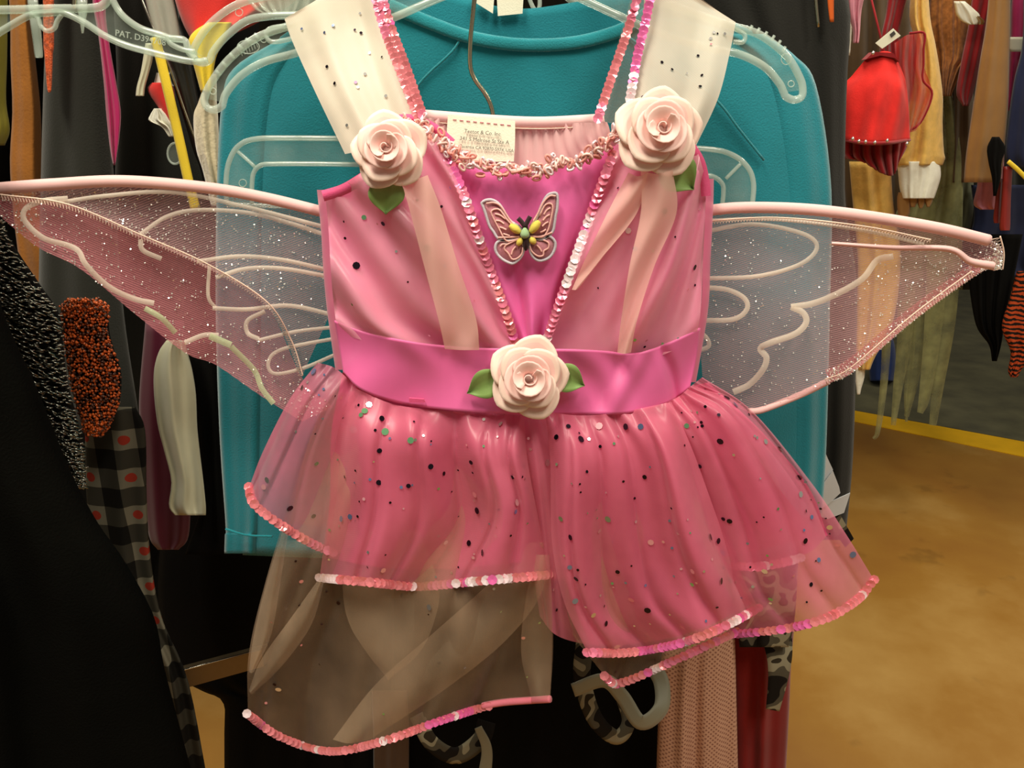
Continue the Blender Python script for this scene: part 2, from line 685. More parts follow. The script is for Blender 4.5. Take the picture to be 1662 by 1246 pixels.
def foil_dots(sh, parent, nbig, nsmall, u=(0.04, 0.96), v=(0.05, 0.95)):
    for _ in range(nbig):
        a, b = random.uniform(*u), random.uniform(*v)
        n = sh.nrm(a, b) + RNG.normal(0, 0.1, 3)
        o = bpy.data.objects.new('foil_dot', random.choice(FOIL))
        link(o, parent)
        r = random.uniform(0.0018, 0.0030)
        M = frame_rot(np.array([1.0, 0, 0]), n).to_4x4() @ Matrix.Scale(r, 4)
        M.translation = Vector(sh.pt(a, b) + n * 0.0012 - BASE[parent])
        o.matrix_local = M
    V, Fc, FM = [], [], []
    for _ in range(nsmall):
        a, b = random.uniform(*u), random.uniform(*v)
        n = sh.nrm(a, b) + RNG.normal(0, 0.15, 3)
        R = frame_rot(np.array([1.0, 0, 0]), n)
        c = sh.pt(a, b) + n * 0.0010
        r = random.uniform(0.0008, 0.0015)
        o0 = len(V); k = random.randrange(len(FOILS))
        for q in range(6):
            t = 2 * PI * q / 6
            V.append(c + np.array(R @ Vector((math.cos(t), math.sin(t), 0))) * r)
        Fc.append(tuple(range(o0, o0 + 6))); FM.append(k)
    if V:
        stuff(obj('foil_specks', V, Fc, None, parent, smooth=False, mats=FOILS, fm=FM))


def text_mesh(name, body, size, loc, rot, mat, parent, depth=0.00015):
    cu = bpy.data.curves.new(name, 'FONT')
    cu.body = body
    cu.size = size
    cu.align_x = 'CENTER'
    cu.extrude = depth
    cu.resolution_u = 2
    t = bpy.data.objects.new(name, cu)
    COL.objects.link(t)
    bpy.context.view_layer.update()
    me = bpy.data.meshes.new_from_object(t.evaluated_get(bpy.context.evaluated_depsgraph_get()))
    bpy.data.objects.remove(t, do_unlink=True)
    me.materials.clear()
    me.materials.append(MATS[mat])
    o = bpy.data.objects.new(name, me)
    link(o, parent)
    o.location = Vector(np.asarray(loc) - BASE[parent])
    o.rotation_euler = rot
    return o


# ================================================================== SETTING
m, nt, b, out = nt_new('stained_concrete')
co = objco(nt)
n1 = nd(nt, 'ShaderNodeTexNoise', Scale=1.6, Detail=7.0, Roughness=0.6)
nt.links.new(co, n1.inputs['Vector'])
rp = nd(nt, 'ShaderNodeValToRGB')
e = rp.color_ramp.elements
e[0].position = 0.3; e[0].color = lin((136, 88, 30))
e[1].position = 0.72; e[1].color = lin((176, 138, 76))
x_ = e.new(0.5); x_.color = lin((150, 106, 40))
nt.links.new(n1.outputs[0], rp.inputs[0])
n2 = nd(nt, 'ShaderNodeTexNoise', Scale=9.0, Detail=3.0)
nt.links.new(co, n2.inputs['Vector'])
r2 = nd(nt, 'ShaderNodeValToRGB')
r2.color_ramp.elements[0].position = 0.26; r2.color_ramp.elements[0].color = (0.35, 0.33, 0.3, 1)
r2.color_ramp.elements[1].position = 0.36; r2.color_ramp.elements[1].color = (1, 1, 1, 1)
nt.links.new(n2.outputs[0], r2.inputs[0])
mu = nd(nt, 'ShaderNodeMixRGB', blend_type='MULTIPLY'); mu.inputs[0].default_value = 0.35
nt.links.new(rp.outputs[0], mu.inputs[1]); nt.links.new(r2.outputs[0], mu.inputs[2])
nt.links.new(mu.outputs[0], b.inputs['Base Color'])
b.inputs['Roughness'].default_value = 0.42
MATS['stained_concrete'] = m
cloth('dark_carpet', (84, 80, 56), 0.95, 0.1, 0.35, 6, 60, 0.8)
cloth('yellow_tape', (226, 172, 20), 0.6, 0.0, 0.08, 10)
cloth('far_wall', (52, 48, 40), 0.9)


def box(name, lo, hi, mat, parent=None, kind=None):
    x0, y0, z0 = lo; x1, y1, z1 = hi
    v = [(x0, y0, z0), (x1, y0, z0), (x1, y1, z0), (x0, y1, z0), (x0, y0, z1), (x1, y0, z1), (x1, y1, z1), (x0, y1, z1)]
    f = [(3, 2, 1, 0), (4, 5, 6, 7), (0, 1, 5, 4), (1, 2, 6, 5), (2, 3, 7, 6), (3, 0, 4, 7)]
    o = obj(name, v, f, mat, parent, smooth=False)
    if kind:
        o['kind'] = kind
    return o


box('floor', (-4, -3, -0.06), (5.5, 7, 0), 'stained_concrete', kind='structure')
box('wall_back', (-4, 7, 0), (5.5, 7.1, 3.4), 'far_wall', kind='structure')


def floor_pt(px, py):
    a = (px - W / 2) / F; b_ = -(py - H / 2) / F
    d = np.array([a, CP_ + b_ * SP_, -SP_ + b_ * CP_])
    return CAM + d * (-CAM[2] / d[2])


# line of yellow tape on the floor and the dark carpet behind it
pa, pb = floor_pt(1385, 684), floor_pt(1662, 742)
pa2, pb2 = floor_pt(1385, 667), floor_pt(1662, 718)
dv = (pb - pa); pa_, pb_ = pa - dv * 3.0, pb + dv * 1.2
dv2 = (pb2 - pa2); qa_, qb_ = pa2 - dv2 * 3.0, pb2 + dv2 * 1.2
z3, z4, z5 = np.array([0, 0, .003]), np.array([0, 0, .004]), np.array([0, 0, .001])


def slab(name, ring, h, mat):
    r = np.array(ring); r[:, 2] = 0.0005
    t = r.copy(); t[:, 2] = h
    n = len(r)
    f = [tuple(range(n))[::-1], tuple(range(n, 2 * n))] + [(i, (i + 1) % n, (i + 1) % n + n, i + n) for i in range(n)]
    o = obj(name, np.vstack([r, t]), f, mat, None, smooth=False)
    o['kind'] = 'structure'
    return o


slab('trim_1', [pa_, pb_, qb_, qa_], 0.004, 'yellow_tape')
slab('floor_carpet', [qa_, qb_, (5.4, 6.95, 0), (-3.0, 6.95, 0)], 0.006, 'dark_carpet')

# ================================================================== CLOTHES RACK the dress hangs from
rack = thing('clothes_rack', (0.0, 1.06, 0.0), 'chromed rack whose rail carries the teal sweater and fairy dress', 'clothes rack')
RAIL_Z = 1.545
tube('hanging_rail', [(-0.005, 0.45, RAIL_Z), (-0.005, 1.12, RAIL_Z)], 0.011, 'chrome', rack, seg=12)
tube('post', [(-0.005, 1.1, 0.02), (-0.005, 1.1, RAIL_Z)], 0.013, 'chrome', rack, seg=12)
for sx in (-0.45, 0.45):
    tube('foot', [(-0.005, 1.1, 0.03), (sx, 1.1, 0.014)], 0.013, 'chrome', rack, seg=10)

# ================================================================== TEAL CARDIGAN
m = cloth('teal_knit', (22, 128, 142), 0.9, 0.35, 0.12, 10, 700, 0.5)
cloth('teal_rib', (30, 138, 150), 0.9, 0.35, 0.06, 30, 900, 0.6)
CY = 0.715
card = thing('knit_sweater', at(850, 900, CY), 'teal knitted sweater spread behind the pink fairy dress', 'sweater')


def body_disp(U, V):
    r = 0.010 * (2 * U - 1) ** 4 + 0.006 * V * np.sin(2 * PI * 2.6 * U + 1 + V) + 0.0025 * np.sin(2 * PI * 5 * U + 3 * V) * V
    return r


sheet('body_front', [
    [(455, 70), (560, 20), (640, 18), (730, 52), (830, 66), (935, 62), (1020, 40), (1090, 30), (1210, 60)],
    [(395, 190), (520, 150), (680, 130), (830, 140), (960, 140), (1110, 140), (1290, 180)],
    [(385, 400), (540, 400), (830, 400), (1120, 400), (1310, 400)],
    [(390, 650), (540, 650), (830, 650), (1120, 650), (1310, 650)],
    [(395, 900), (540, 905), (830, 910), (1120, 905), (1290, 900)]], CY, 'teal_knit', card, 70, 60, body_disp, 0.002)
sheet('body_back', [
    [(455, 60), (560, -10), (690, -20), (830, 14), (960, 0), (1090, -10), (1220, 50)],
    [(395, 190), (620, 200), (830, 200), (1060, 200), (1290, 180)],
    [(385, 500), (540, 500), (830, 500), (1120, 500), (1310, 500)],
    [(395, 890), (540, 895), (830, 895), (1120, 895), (1290, 890)]], CY + 0.05, 'teal_knit', card, 40, 40,
    lambda U, V: -0.02 * (2 * U - 1) ** 2, 0.002)
# neck ribbing
strip('neck_rib', [(630, 8), (700, 38), (770, 62), (850, 73), (935, 69), (1010, 48), (1050, 22)], 20, CY - .0035, 'teal_rib', card, 50, .0015, thick=.002)
# raglan seams
for sgn, pth in ((0, [(752, 52), (735, 82), (690, 125), (655, 168)]), (1, [(1020, 60), (1090, 110), (1160, 160), (1200, 210), (1240, 260)])):
    tube('raglan_seam', pxpath(pth, CY - 0.003, 20), 0.0010, 'teal_rib', card, 6)


def sleeve(rows, seed):
    return hull('sleeve', rows, CY + 0.020, 0.030, 'teal_knit', card, 2, 0.004, seed, 26, 40)


sleeve([(62, 455, 520), (110, 380, 500), (165, 360, 480), (300, 352, 470), (500, 350, 470), (700, 356, 460), (850, 366, 446), (868, 365, 442), (898, 364, 442)], 3)
sleeve([(55, 1130, 1240), (90, 1180, 1290), (140, 1200, 1325), (300, 1220, 1349), (500, 1230, 1347), (700, 1245, 1342), (800, 1240, 1337), (840, 1240, 1332)], 5)
tube('cuff_seam', pxpath([(366, 858), (400, 868), (442, 870)], CY - 0.016, 14), 0.0012, 'teal_rib', card, 6)
# size label inside the neck
prism('neck_label', [(806, -10), (850, -10), (848, 22), (808, 26)], CY + 0.042, 0.0008, 'label_white', card)
prism('neck_label', [(770, -20), (803, -14), (800, 22), (768, 2)], CY + 0.040, 0.0008, 'label_white', card)

# ================================================================== HANGERS


def bead(name, pts, Y, r, parent, n=60, mat='hanger_rim'):
    return tube(name, pxpath(pts, Y, n), r, mat, parent, 10)


def plate(name, edge_a, edge_b, Y, parent, th=0.0022, n=50, mat='hanger_plate'):
    a = pxpath(edge_a, Y, n); b2 = pxpath(edge_b, Y, n)
    P = []
    for i in range(n):
        P.append([a[i], b2[i], b2[i] + (0, th, 0), a[i] + (0, th, 0)])
    P = np.array(P)
    f = gridfaces(n, 4, True)
    f += [(0, 1, 2, 3), tuple((n - 1) * 4 + k for k in (3, 2, 1, 0))]
    return obj(name, P.reshape(-1, 3), f, mat, parent, smooth=False)


HY = 0.662
hang = thing('clothes_hanger', at(831, 180, HY), 'clear plastic hanger with drooping lobed ends carrying the organza straps', 'hanger')
o1 = [(815, -84), (720, -40), (620, -4), (540, 24), (470, 42), (415, 62), (372, 96), (343, 134), (332, 160)]
i1 = [(815, -40), (720, -6), (640, 28), (560, 60), (480, 86), (430, 100), (392, 122), (368, 150), (362, 166)]
tip1 = [(332, 160), (336, 174), (348, 178), (360, 172), (362, 166)]
plate('arm', o1, i1, HY, hang)
bead('rim', o1 + tip1[1:] + i1[::-1][1:], HY, 0.0030, hang, 120)
o2 = [(835, -84), (930, -44), (1030, -12), (1110, 16), (1180, 40), (1232, 56), (1276, 90), (1298, 126), (1303, 146)]
i2 = [(835, -40), (920, -12), (1000, 24), (1070, 54), (1150, 78), (1200, 88), (1240, 108), (1264, 134), (1272, 150)]
tip2 = [(1303, 146), (1300, 158), (1288, 162), (1276, 157), (1272, 150)]
plate('arm', o2, i2, HY, hang)
bead('rim', o2 + tip2[1:] + i2[::-1][1:], HY, 0.0030, hang, 120)
# strap notch loops, grip teeth, mould rings
bead('strap_notch', [(480, 40), (440, 46), (432, 58), (444, 68), (486, 60)], HY - 0.001, 0.0018, hang, 30)
bead('strap_notch', [(1188, 44), (1208, 56), (1206, 68), (1190, 68)], HY - 0.001, 0.0018, hang, 30)
for tx, ty in ((348, 118), (358, 104), (370, 90), (384, 76), (396, 66), (410, 58)):
    c = at(tx + 10, ty + 4, HY)
    tube('grip_tooth', [c, c + (-0.003, 0, 0.0032)], 0.0012, 'hanger_rim', hang, 6)
for tx, ty in ((1216, 46), (1228, 50), (1240, 56), (1252, 62), (1262, 70), (1270, 80)):
    c = at(tx, ty + 4, HY)
    tube('grip_tooth', [c, c + (0.002, 0, 0.0036)], 0.0012, 'hanger_rim', hang, 6)


def ring_px(name, cx, cy, r, Y, parent, rad=0.0004, mat='hanger_rim', ry=None):
    t = np.linspace(0, 2 * PI, 25)[:-1]
    p = at(cx + r * np.cos(t), cy + (ry or r) * np.sin(t), Y)
    v, f = tube_vf(p, rad, 6, 0, True)
    return obj(name, v, f, mat, parent)


ring_px('mould_ring', 346, 148, 5, HY - 0.0004, hang)
ring_px('mould_ring', 428, 64, 5, HY - 0.0004, hang)
ring_px('mould_ring', 1284, 136, 5, HY - 0.0004, hang)
ring_px('mould_ring', 1276, 96, 8, HY - 0.0004, hang, ry=9)
for kx in np.linspace(-14, 14, 7):
    tube('grip_pattern', pxpath([(402 + kx * .9, 78 - kx * .5 - 6), (406 + kx * .9, 78 - kx * .5 + 6)], HY - .0004, 4), 0.0003, 'hanger_rim', hang, 5)
ring_px('grip_pattern', 403, 76, 18, HY - 0.0004, hang, ry=11)
# hook up to the rail
hk = at(825, -62, HY)
top = np.array([-0.005, HY, RAIL_Z])
hp = [hk, hk + (0, 0, 0.05)]
for t in np.linspace(-0.9 * PI / 2, PI * 1.05, 14):
    hp.append(top + np.array([0.022 * math.cos(t), 0, 0.022 * math.sin(t) - 0.004]))
tube('hook', cr(hp, 60), 0.0018, 'hook_steel', hang, 8)

LY = 0.672
low = thing('clothes_hanger', at(831, 335, LY), 'clear plastic hanger with rounded rectangular ends and a long bent steel hook', 'hanger')
lo_o = [(368, 330), (367, 292), (372, 262), (386, 238), (412, 226), (470, 224), (640, 226), (850, 230), (1050, 238), (1150, 242), (1190, 252), (1214, 272), (1223, 298), (1221, 334)]
lo_i = [(409, 330), (409, 300), (412, 280), (424, 268), (450, 266), (520, 266), (640, 268), (850, 272), (1050, 282), (1130, 285), (1156, 286), (1172, 298), (1174, 314), (1172, 334)]
plate('frame_plate', lo_o, lo_i, LY, low, n=70)
bead('outer_rim', lo_o, LY, 0.0022, low, 120)
bead('inner_rim', lo_i, LY, 0.0020, low, 120)
bead('bottom_rim', [(368, 332), (600, 338), (850, 340), (1221, 336)], LY, 0.0020, low, 40)
bead('spoke', [(386, 246), (400, 258), (414, 271)], LY, 0.0016, low, 8)
bead('spoke', [(1202, 266), (1190, 278), (1178, 290)], LY, 0.0016, low, 8)
ring_px('mould_ring', 394, 297, 6, LY - .0004, low)
hp = list(pxpath([(806, 240), (802, 200), (797, 172), (786, 150), (770, 128), (763, 104), (764, 60), (768, 20), (772, -20), (776, -60)], LY, 40))
top = np.array([-0.005, LY, RAIL_Z])
for t in np.linspace(-0.6 * PI, -1.9 * PI, 14)[::1]:
    hp.append(top + np.array([0.024 * math.cos(t), 0, 0.024 * math.sin(t) - 0.006]))
tube('hook', np.array(hp), 0.0018, 'hook_steel', low, 8)

# third hanger, upper left with the embossed patent number
TY = 0.60
pat = thing('clothes_hanger', at(150, 100, TY), 'clear plastic hanger embossed with a patent number, above the black dresses', 'hanger')
to = [(-80, 92), (-30, 70), (10, 46), (48, 25), (78, 21), (104, 21), (136, 36), (170, 58), (206, 74), (250, 86), (296, 97), (322, 100), (336, 98)]
tu = [(-80, 60), (-30, 38), (0, 22), (60, 18), (110, 16), (150, 14), (184, 4), (200, 24), (228, 46), (262, 58), (300, 66), (318, 84), (330, 92)]
plate('arm', tu, to, TY, pat)
bead('lower_rim', to, TY, 0.0024, pat, 90)
bead('bar_rim', [(-80, 16), (0, 16), (90, 14), (150, 13), (170, 6), (178, -12), (186, -30)], TY, 0.0028, pat, 60)
bead('upper_rim', [(178, -20), (184, 2), (200, 26), (228, 46), (262, 57), (276, 62), (300, 66), (306, 84), (318, 96)], TY, 0.0024, pat, 60)
bead('notch', [(272, 58), (276, 70), (296, 80), (316, 84)], TY - .001, 0.0018, pat, 24)
bead('lug', [(50, 22), (62, 30), (66, 42), (76, 50), (88, 46), (93, 34), (100, 24)], TY, 0.0016, pat, 30)
plate('lug_plate', [(52, 22), (66, 24), (80, 24), (98, 24)], [(62, 32), (68, 44), (82, 48), (92, 36)], TY, pat, n=10)
hull('clip', [(0, 44, 62), (20, 46, 64), (60, 52, 68), (90, 56, 70), (94, 58, 68)], TY + .012, 0.008, 'hanger_rim', pat, 1, 0.0005, 3, 12, 14)
hull('clip', [(0, 124, 142), (20, 126, 142), (40, 130, 138), (54, 132, 136)], TY + .012, 0.006, 'hanger_rim', pat, 1, 0.0005, 4, 12, 10)
tp = at(228, 66, TY - .001)
text_mesh('embossed_number', 'PAT. D394708', 0.0058, tp, (PI / 2, math.radians(11), 0), 'hanger_rim', pat, 0.0003)
thook = at(120, -30, TY)
tube('hook', cr([at(120, 14, TY), thook, thook + (0.01, 0, 0.08), thook + (0.0, 0, 0.15), thook + (-0.02, 0, 0.165), thook + (-0.04, 0, 0.15)], 30), 0.0018, 'hook_steel', pat, 8)

# fourth hanger behind, curling over the yellow cloth
QY = 0.69
qh = thing('clothes_hanger', at(330, 100, QY), 'clear plastic hanger with a thick curled end over yellow cloth', 'hanger')
qo = [(640, -80), (560, -40), (480, -14), (420, -4), (376, 12), (340, 40), (318, 72), (314, 88)]
qi = [(640, -40), (560, 0), (500, 22), (440, 26), (400, 34), (366, 60), (346, 84), (342, 94)]
plate('arm', qo, qi, QY, qh)
bead('rim', qo + [(318, 98), (328, 102), (338, 99)] + qi[::-1], QY, 0.0030, qh, 90)
ring_px('mould_ring', 388, 20, 6, QY - .0004, qh)
tube('hook', cr([at(640, -60, QY), at(660, -90, QY), (-0.03, QY, 1.50), (0.0, QY, RAIL_Z + .02), (0.018, QY, RAIL_Z)], 30), 0.0018, 'hook_steel', qh, 8)
# fifth hanger seen through the sweater's neck
VY = 0.80
vh = thing('clothes_hanger', at(960, 40, VY), 'clear plastic hanger arm curving down inside the teal neckline', 'hanger')
vo = [(830, -120), (880, -60), (950, -22), (1010, -2), (1070, 8)]
vi = [(830, -60), (900, -20), (950, 16), (1010, 40), (1070, 54)]
plate('arm', vo, vi, VY, vh)
bead('rim', vi, VY, 0.0034, vh, 50)
bead('rim', vo, VY, 0.0030, vh, 50)
bead('rim', [(840, -80), (900, -34), (960, 0), (1020, 26), (1070, 36)], VY, 0.0020, vh, 50)
bead('notch', [(858, -20), (860, 0), (870, 18), (876, 8), (874, -20)], VY, 0.0020, vh, 24)
tube('hook', cr([at(830, -90, VY), (0.0, VY, 1.47), (-0.026, VY, RAIL_Z), (-0.004, VY, RAIL_Z + .022), (0.018, VY, RAIL_Z)], 30), 0.0018, 'hook_steel', vh, 8)
# ================================================================== FAIRY DRESS
DY = 0.600
dress = thing('fairy_dress', at(850, 1215, DY), 'pink child fairy dress with satin sash, sequin hems, organza roses and butterfly patch', 'dress')

# --- back of the bodice seen above the neckline
sheet('back_panel', [
    [(672, 190), (760, 194), (860, 200), (985, 198)],
    [(640, 230), (760, 240), (860, 250), (1010, 240)],
    [(545, 330), (760, 330), (860, 330), (1140, 330)],
    [(545, 440), (760, 450), (860, 450), (1135, 440)],
    [(556, 590), (760, 640), (860, 645), (1120, 610)]], DY + .040, 'back_pink', dress, 70, 40,
    lambda U, V: 0.0022 * np.sin(2 * PI * 24 * U) * (1 - V) ** 2 - 0.018 * (2 * U - 1) ** 4)
bk, _ = sheet('neck_elastic', [
    [(670, 177), (720, 181), (800, 187), (880, 190), (980, 185)],
    [(668, 186), (720, 190), (800, 196), (880, 199), (981, 194)],
    [(672, 194), (720, 199), (800, 205), (880, 208), (984, 203)]], DY + .0375, 'back_pink', dress, 60, 6,
    lambda U, V: -0.002 * np.sin(PI * V), 0.0012)
tube('elastic_stitch', pxpath([(672, 195), (720, 200), (800, 206), (880, 209), (984, 204)], DY + .036, 30), 0.0005, 'stitch_thread', dress, 5)
lb, ls = sheet('care_label', [[(727, 186), (780, 191), (836, 196)], [(725, 220), (780, 224), (836, 226)], [(725, 256), (780, 262), (834, 262)]],
               DY + .0325, 'label_white', dress, 14, 10, lambda U, V: -0.004 * V)
for k, (s, body, dx) in enumerate(((0.0040, 'Teetot & Co. Inc', 0), (0.0040, '341 S Melrose St Ste A', 3), (0.0033, 'Placentia CA 92870-5974, USA', 6))):
    p = at(783 + dx, 218 + k * 12.6, DY + .0325 - 0.004 * (0.5 + k * .18) - .0014)
    text_mesh('label_text', body, s, p, (PI / 2, math.radians(5), 0), 'label_ink', lb)
for k in range(9):
    p = pxpath([(735 + k * 11, 194 + k * 1.1), (741 + k * 11, 194.6 + k * 1.1)], DY + .0315, 3)
    tube('label_stitch', p, 0.0003, 'hem_thread', lb, 4)

# --- magenta centre panel
cp, cps = sheet('centre_panel', [
    [(716, 250), (790, 268), (860, 274), (930, 262), (1000, 236)],
    [(745, 315), (800, 322), (860, 326), (930, 320), (975, 312)],
    [(780, 400), (820, 410), (860, 412), (910, 410), (940, 402)],
    [(826, 520), (845, 525), (860, 526), (880, 525), (898, 518)],
    [(834, 572), (848, 575), (860, 576), (876, 575), (888, 572)]], DY + .006, 'magenta_satin', dress, 56, 50,
    folds((1.6, .0040, .6, 1.0, 0.4), (3.0, .0022, -.5, 2.0, 0.3)))

# --- left and right chest panels: satin under organza


def chest(rowsL, ph):
    sg = 1 if ph < 5 else -1

    def f(U, V):
        r = -0.014 * np.sin(PI * U) * (0.35 + 0.65 * np.sin(PI * np.clip(V * 1.05, 0, 1)))
        a = 2 * PI * (1.9 * U - 1.0 * V * sg) + ph
        r += .0078 * (np.sin(a) + .35 * np.sin(2 * a + 1)) * (0.25 + V * (1.3 - V))
        r += .0030 * np.sin(2 * PI * (3.7 * U - 1.9 * V * sg + .3 * np.sin(4 * V)) + 2 * ph)
        return r
    return f


BLr = [[(527, 308), (560, 298), (612, 262), (668, 226), (716, 232)],
       [(533, 370), (600, 362), (670, 346), (725, 326), (752, 312)],
       [(537, 440), (620, 440), (700, 428), (755, 414), (784, 404)],
       [(543, 505), (620, 520), (715, 520), (780, 516), (822, 508)],
       [(548, 540), (620, 560), (720, 576), (790, 580), (842, 576)]]
BRr = [[(1000, 234), (1040, 226), (1090, 226), (1126, 236), (1146, 290)],
       [(968, 320), (1020, 328), (1080, 332), (1120, 332), (1145, 338)],
       [(936, 410), (1000, 426), (1070, 428), (1110, 426), (1141, 424)],
       [(900, 512), (970, 530), (1035, 536), (1090, 525), (1137, 505)],
       [(878, 576), (970, 584), (1035, 588), (1085, 572), (1130, 550)]]
bl, _ = sheet('chest_lining', BLr, DY + .0015, 'chest_satin', dress, 56, 50, chest(0, 1.0))
blo, bls = sheet('chest_organza', BLr, DY - .0045, 'chest_organza', dress, 56, 50, chest(0, 1.3))
br, _ = sheet('chest_lining', BRr, DY + .0015, 'chest_satin', dress, 56, 50, chest(0, 7.0))
bro, brs = sheet('chest_organza', BRr, DY - .0045, 'chest_organza', dress, 56, 50, chest(0, 7.3))
foil_dots(bls, blo, 4, 15, (0.05, 0.9), (0.15, 0.9))
foil_dots(brs, bro, 4, 15, (0.1, 0.95), (0.15, 0.9))
# bodice sides joining front and back
for rows, yb in (([(527, 308), (533, 370), (537, 440), (543, 505), (556, 600)], 0), ([(1146, 290), (1145, 338), (1141, 424), (1137, 505), (1118, 620)], 1)):
    p = cr(rows, 30)
    P = np.array([[at(q[0] + (0.0), q[1], DY + .001 + t * .036) + np.array([(-1 if yb == 0 else 1) * 0.006 * math.sin(PI * t), 0, 0]) for t in np.linspace(0, 1, 8)] for q in p])
    obj('side_panel', P.reshape(-1, 3), gridfaces(30, 8), 'pink_satin', dress)
# armhole bindings
strip('armhole_binding', [(524, 318), (556, 308), (584, 292), (606, 276)], 18, DY - .008, 'magenta_binding', dress, 20, 0.002)
strip('armhole_binding', [(1118, 232), (1136, 262), (1144, 296), (1146, 318)], 16, DY - .006, 'magenta_binding', dress, 20, 0.002)
strip('neck_binding', [(640, 193), (672, 193), (706, 208), (734, 232)], 14, DY - .001, 'magenta_binding', dress, 16, 0.002)

# --- shoulder straps of pale organza
sl, sls = sheet('strap', [
    [(462, 30, .056), (500, 8, .056), (560, -26, .056), (600, -50, .056)],
    [(474, 66, .050), (520, 50, .048), (580, 36, .046), (622, 22, .046)],
    [(512, 150, .026), (560, 142, .022), (610, 128, .020), (656, 110, .024)],
    [(560, 250, .004), (610, 240, -.002), (650, 226, -.002), (684, 196, .004)]], DY, 'strap_organza', dress, 40, 40,
    folds((1.5, .003, .2, 0, 0.2), (4, .001, .1, 1, 0.5)))
sr, srs = sheet('strap', [
    [(1048, -60, .056), (1100, -24, .056), (1150, 8, .056), (1194, 36, .056)],
    [(1042, 40, .046), (1090, 50, .044), (1140, 66, .046), (1186, 78, .050)],
    [(1024, 130, .022), (1075, 140, .014), (1125, 150, .016), (1166, 158, .026)],
    [(1004, 215, .004), (1050, 222, -.004), (1095, 230, -.004), (1128, 240, .004)]], DY, 'strap_organza', dress, 40, 40,
    folds((1.5, .004, .2, 2, 0.2), (3, .0014, .1, 1, 0.5)))
foil_dots(sls, sl, 0, 16, (0.1, 0.85), (0.2, 0.9))
foil_dots(srs, sr, 0, 16, (0.15, 0.9), (0.2, 0.9))
# rear halves of the straps
sheet('strap_back', [
    [(462, 32, .070), (530, -10, .070), (600, -48, .070)],
    [(500, 120, .062), (580, 110, .060), (648, 100, .060)],
    [(560, 230, .048), (620, 220, .046), (684, 192, .042)]], DY, 'strap_organza', dress, 20, 20)
sheet('strap_back', [
    [(1040, -60, .070), (1120, -14, .070), (1194, 38, .070)],
    [(1006, 60, .064), (1080, 80, .060), (1170, 110, .062)],
    [(968, 196, .042), (1050, 210, .046), (1130, 230, .048)]], DY, 'champagne_organza', dress, 20, 20)

# --- peach ribbon tails under the shoulder roses
sheet('ribbon_tail', [
    [(652, 296), (672, 292), (694, 284)],
    [(666, 345), (690, 345), (716, 340)],
    [(688, 430), (714, 430), (742, 425)],
    [(712, 520), (742, 520), (772, 515)],
    [(722, 566), (748, 568), (778, 568)]], DY - .031, 'peach_ribbon', dress, 14, 40,
    lambda U, V: .004 * np.sin(2 * PI * (U * .8 + V * 1.1)) + .006 * V - .004 * np.sin(PI * V))
sheet('ribbon_tail', [
    [(1040, 276), (1064, 282), (1092, 276)],
    [(1040, 345), (1066, 350), (1098, 345)],
    [(1022, 430), (1042, 436), (1062, 432)],
    [(1008, 520), (1020, 522), (1034, 520)],
    [(1002, 572), (1012, 574), (1024, 572)]], DY - .031, 'peach_ribbon', dress, 14, 40,
    lambda U, V: .004 * np.sin(2 * PI * (U * .9 + V * 1.2)) + .009 * V)
sheet('ribbon_tail', [
    [(1020, 280), (1036, 286), (1052, 280)],
    [(986, 345), (1010, 350), (1034, 345)],
    [(950, 420), (970, 420), (984, 410)],
    [(928, 470), (936, 470), (944, 462)]], DY - .028, 'peach_ribbon', dress, 14, 36,
    lambda U, V: .003 * np.sin(2 * PI * (U * .9 + V * 1.4)) + .009 * V)

# --- satin sash
sash, ss = sheet('sash', [
    [(543, 520), (600, 541), (680, 556), (760, 564), (860, 566), (960, 568), (1030, 573), (1085, 556), (1136, 532)],
    [(550, 560), (610, 585), (690, 600), (770, 606), (860, 608), (960, 610), (1030, 614), (1085, 600), (1131, 575)],
    [(558, 604), (590, 634), (660, 656), (760, 668), (860, 672), (960, 672), (1020, 670), (1082, 654), (1120, 628)]],
    DY - .006, 'sash_satin', dress, 110, 26,
    lambda U, V: -.012 * np.sin(PI * U) + .0032 * np.sin(2 * PI * (3.0 * U + .35 * V) + .5)
    + .0065 * np.exp(-((U - .84 - .08 * V) / .022) ** 2) - .0055 * np.exp(-((U - .78 + .10 * V) / .035) ** 2) - .004 * np.exp(-((U - .22 - .1 * V) / .05) ** 2)
    + .0016 * np.sin(2 * PI * (8 * U - 1.2 * V)) * np.exp(-((U - .6) / .15) ** 2) + .0016 * np.sin(PI * V), 0.0016)
prism('thread_tag', [(664, 646), (688, 648), (690, 653), (664, 653)], DY - .020, .002, 'magenta_binding', dress)

# --- skirt


def skirt(n, amp, sk, ph, belly=0.022, pleat=10, pamp=.0022):
    def f(U, V):
        puff = np.maximum(0, 1 - (2 * U - 1) ** 2) ** .75
        g = np.sin(PI / 2 * np.minimum(1, V / .4)) * (1 - .2 * V)
        r = -belly * g * (.35 + .65 * puff)
        r += amp * V ** .6 * np.sin(2 * PI * n * .62 * (U + sk * V) + ph + .7 * np.sin(2.4 * V + ph))
        s_ = np.sin(2 * PI * n * 1.1 * (U + .5 * sk * V) + 1.7 * ph + .5 * np.sin(4 * V))
        r += .55 * amp * V ** .5 * (1 - np.abs(s_)) ** 2
        r += .30 * amp * np.sin(PI * np.clip(V * .9 + .1, 0, 1)) * np.sin(2 * PI * n * 1.35 * (U - .8 * sk * V) + 2.1 * ph + np.sin(3 * V))
        r += pamp * (1 - V) ** 4 * np.sin(2 * PI * pleat * .7 * U + ph + .8 * np.sin(9 * U))
        return r
    return f


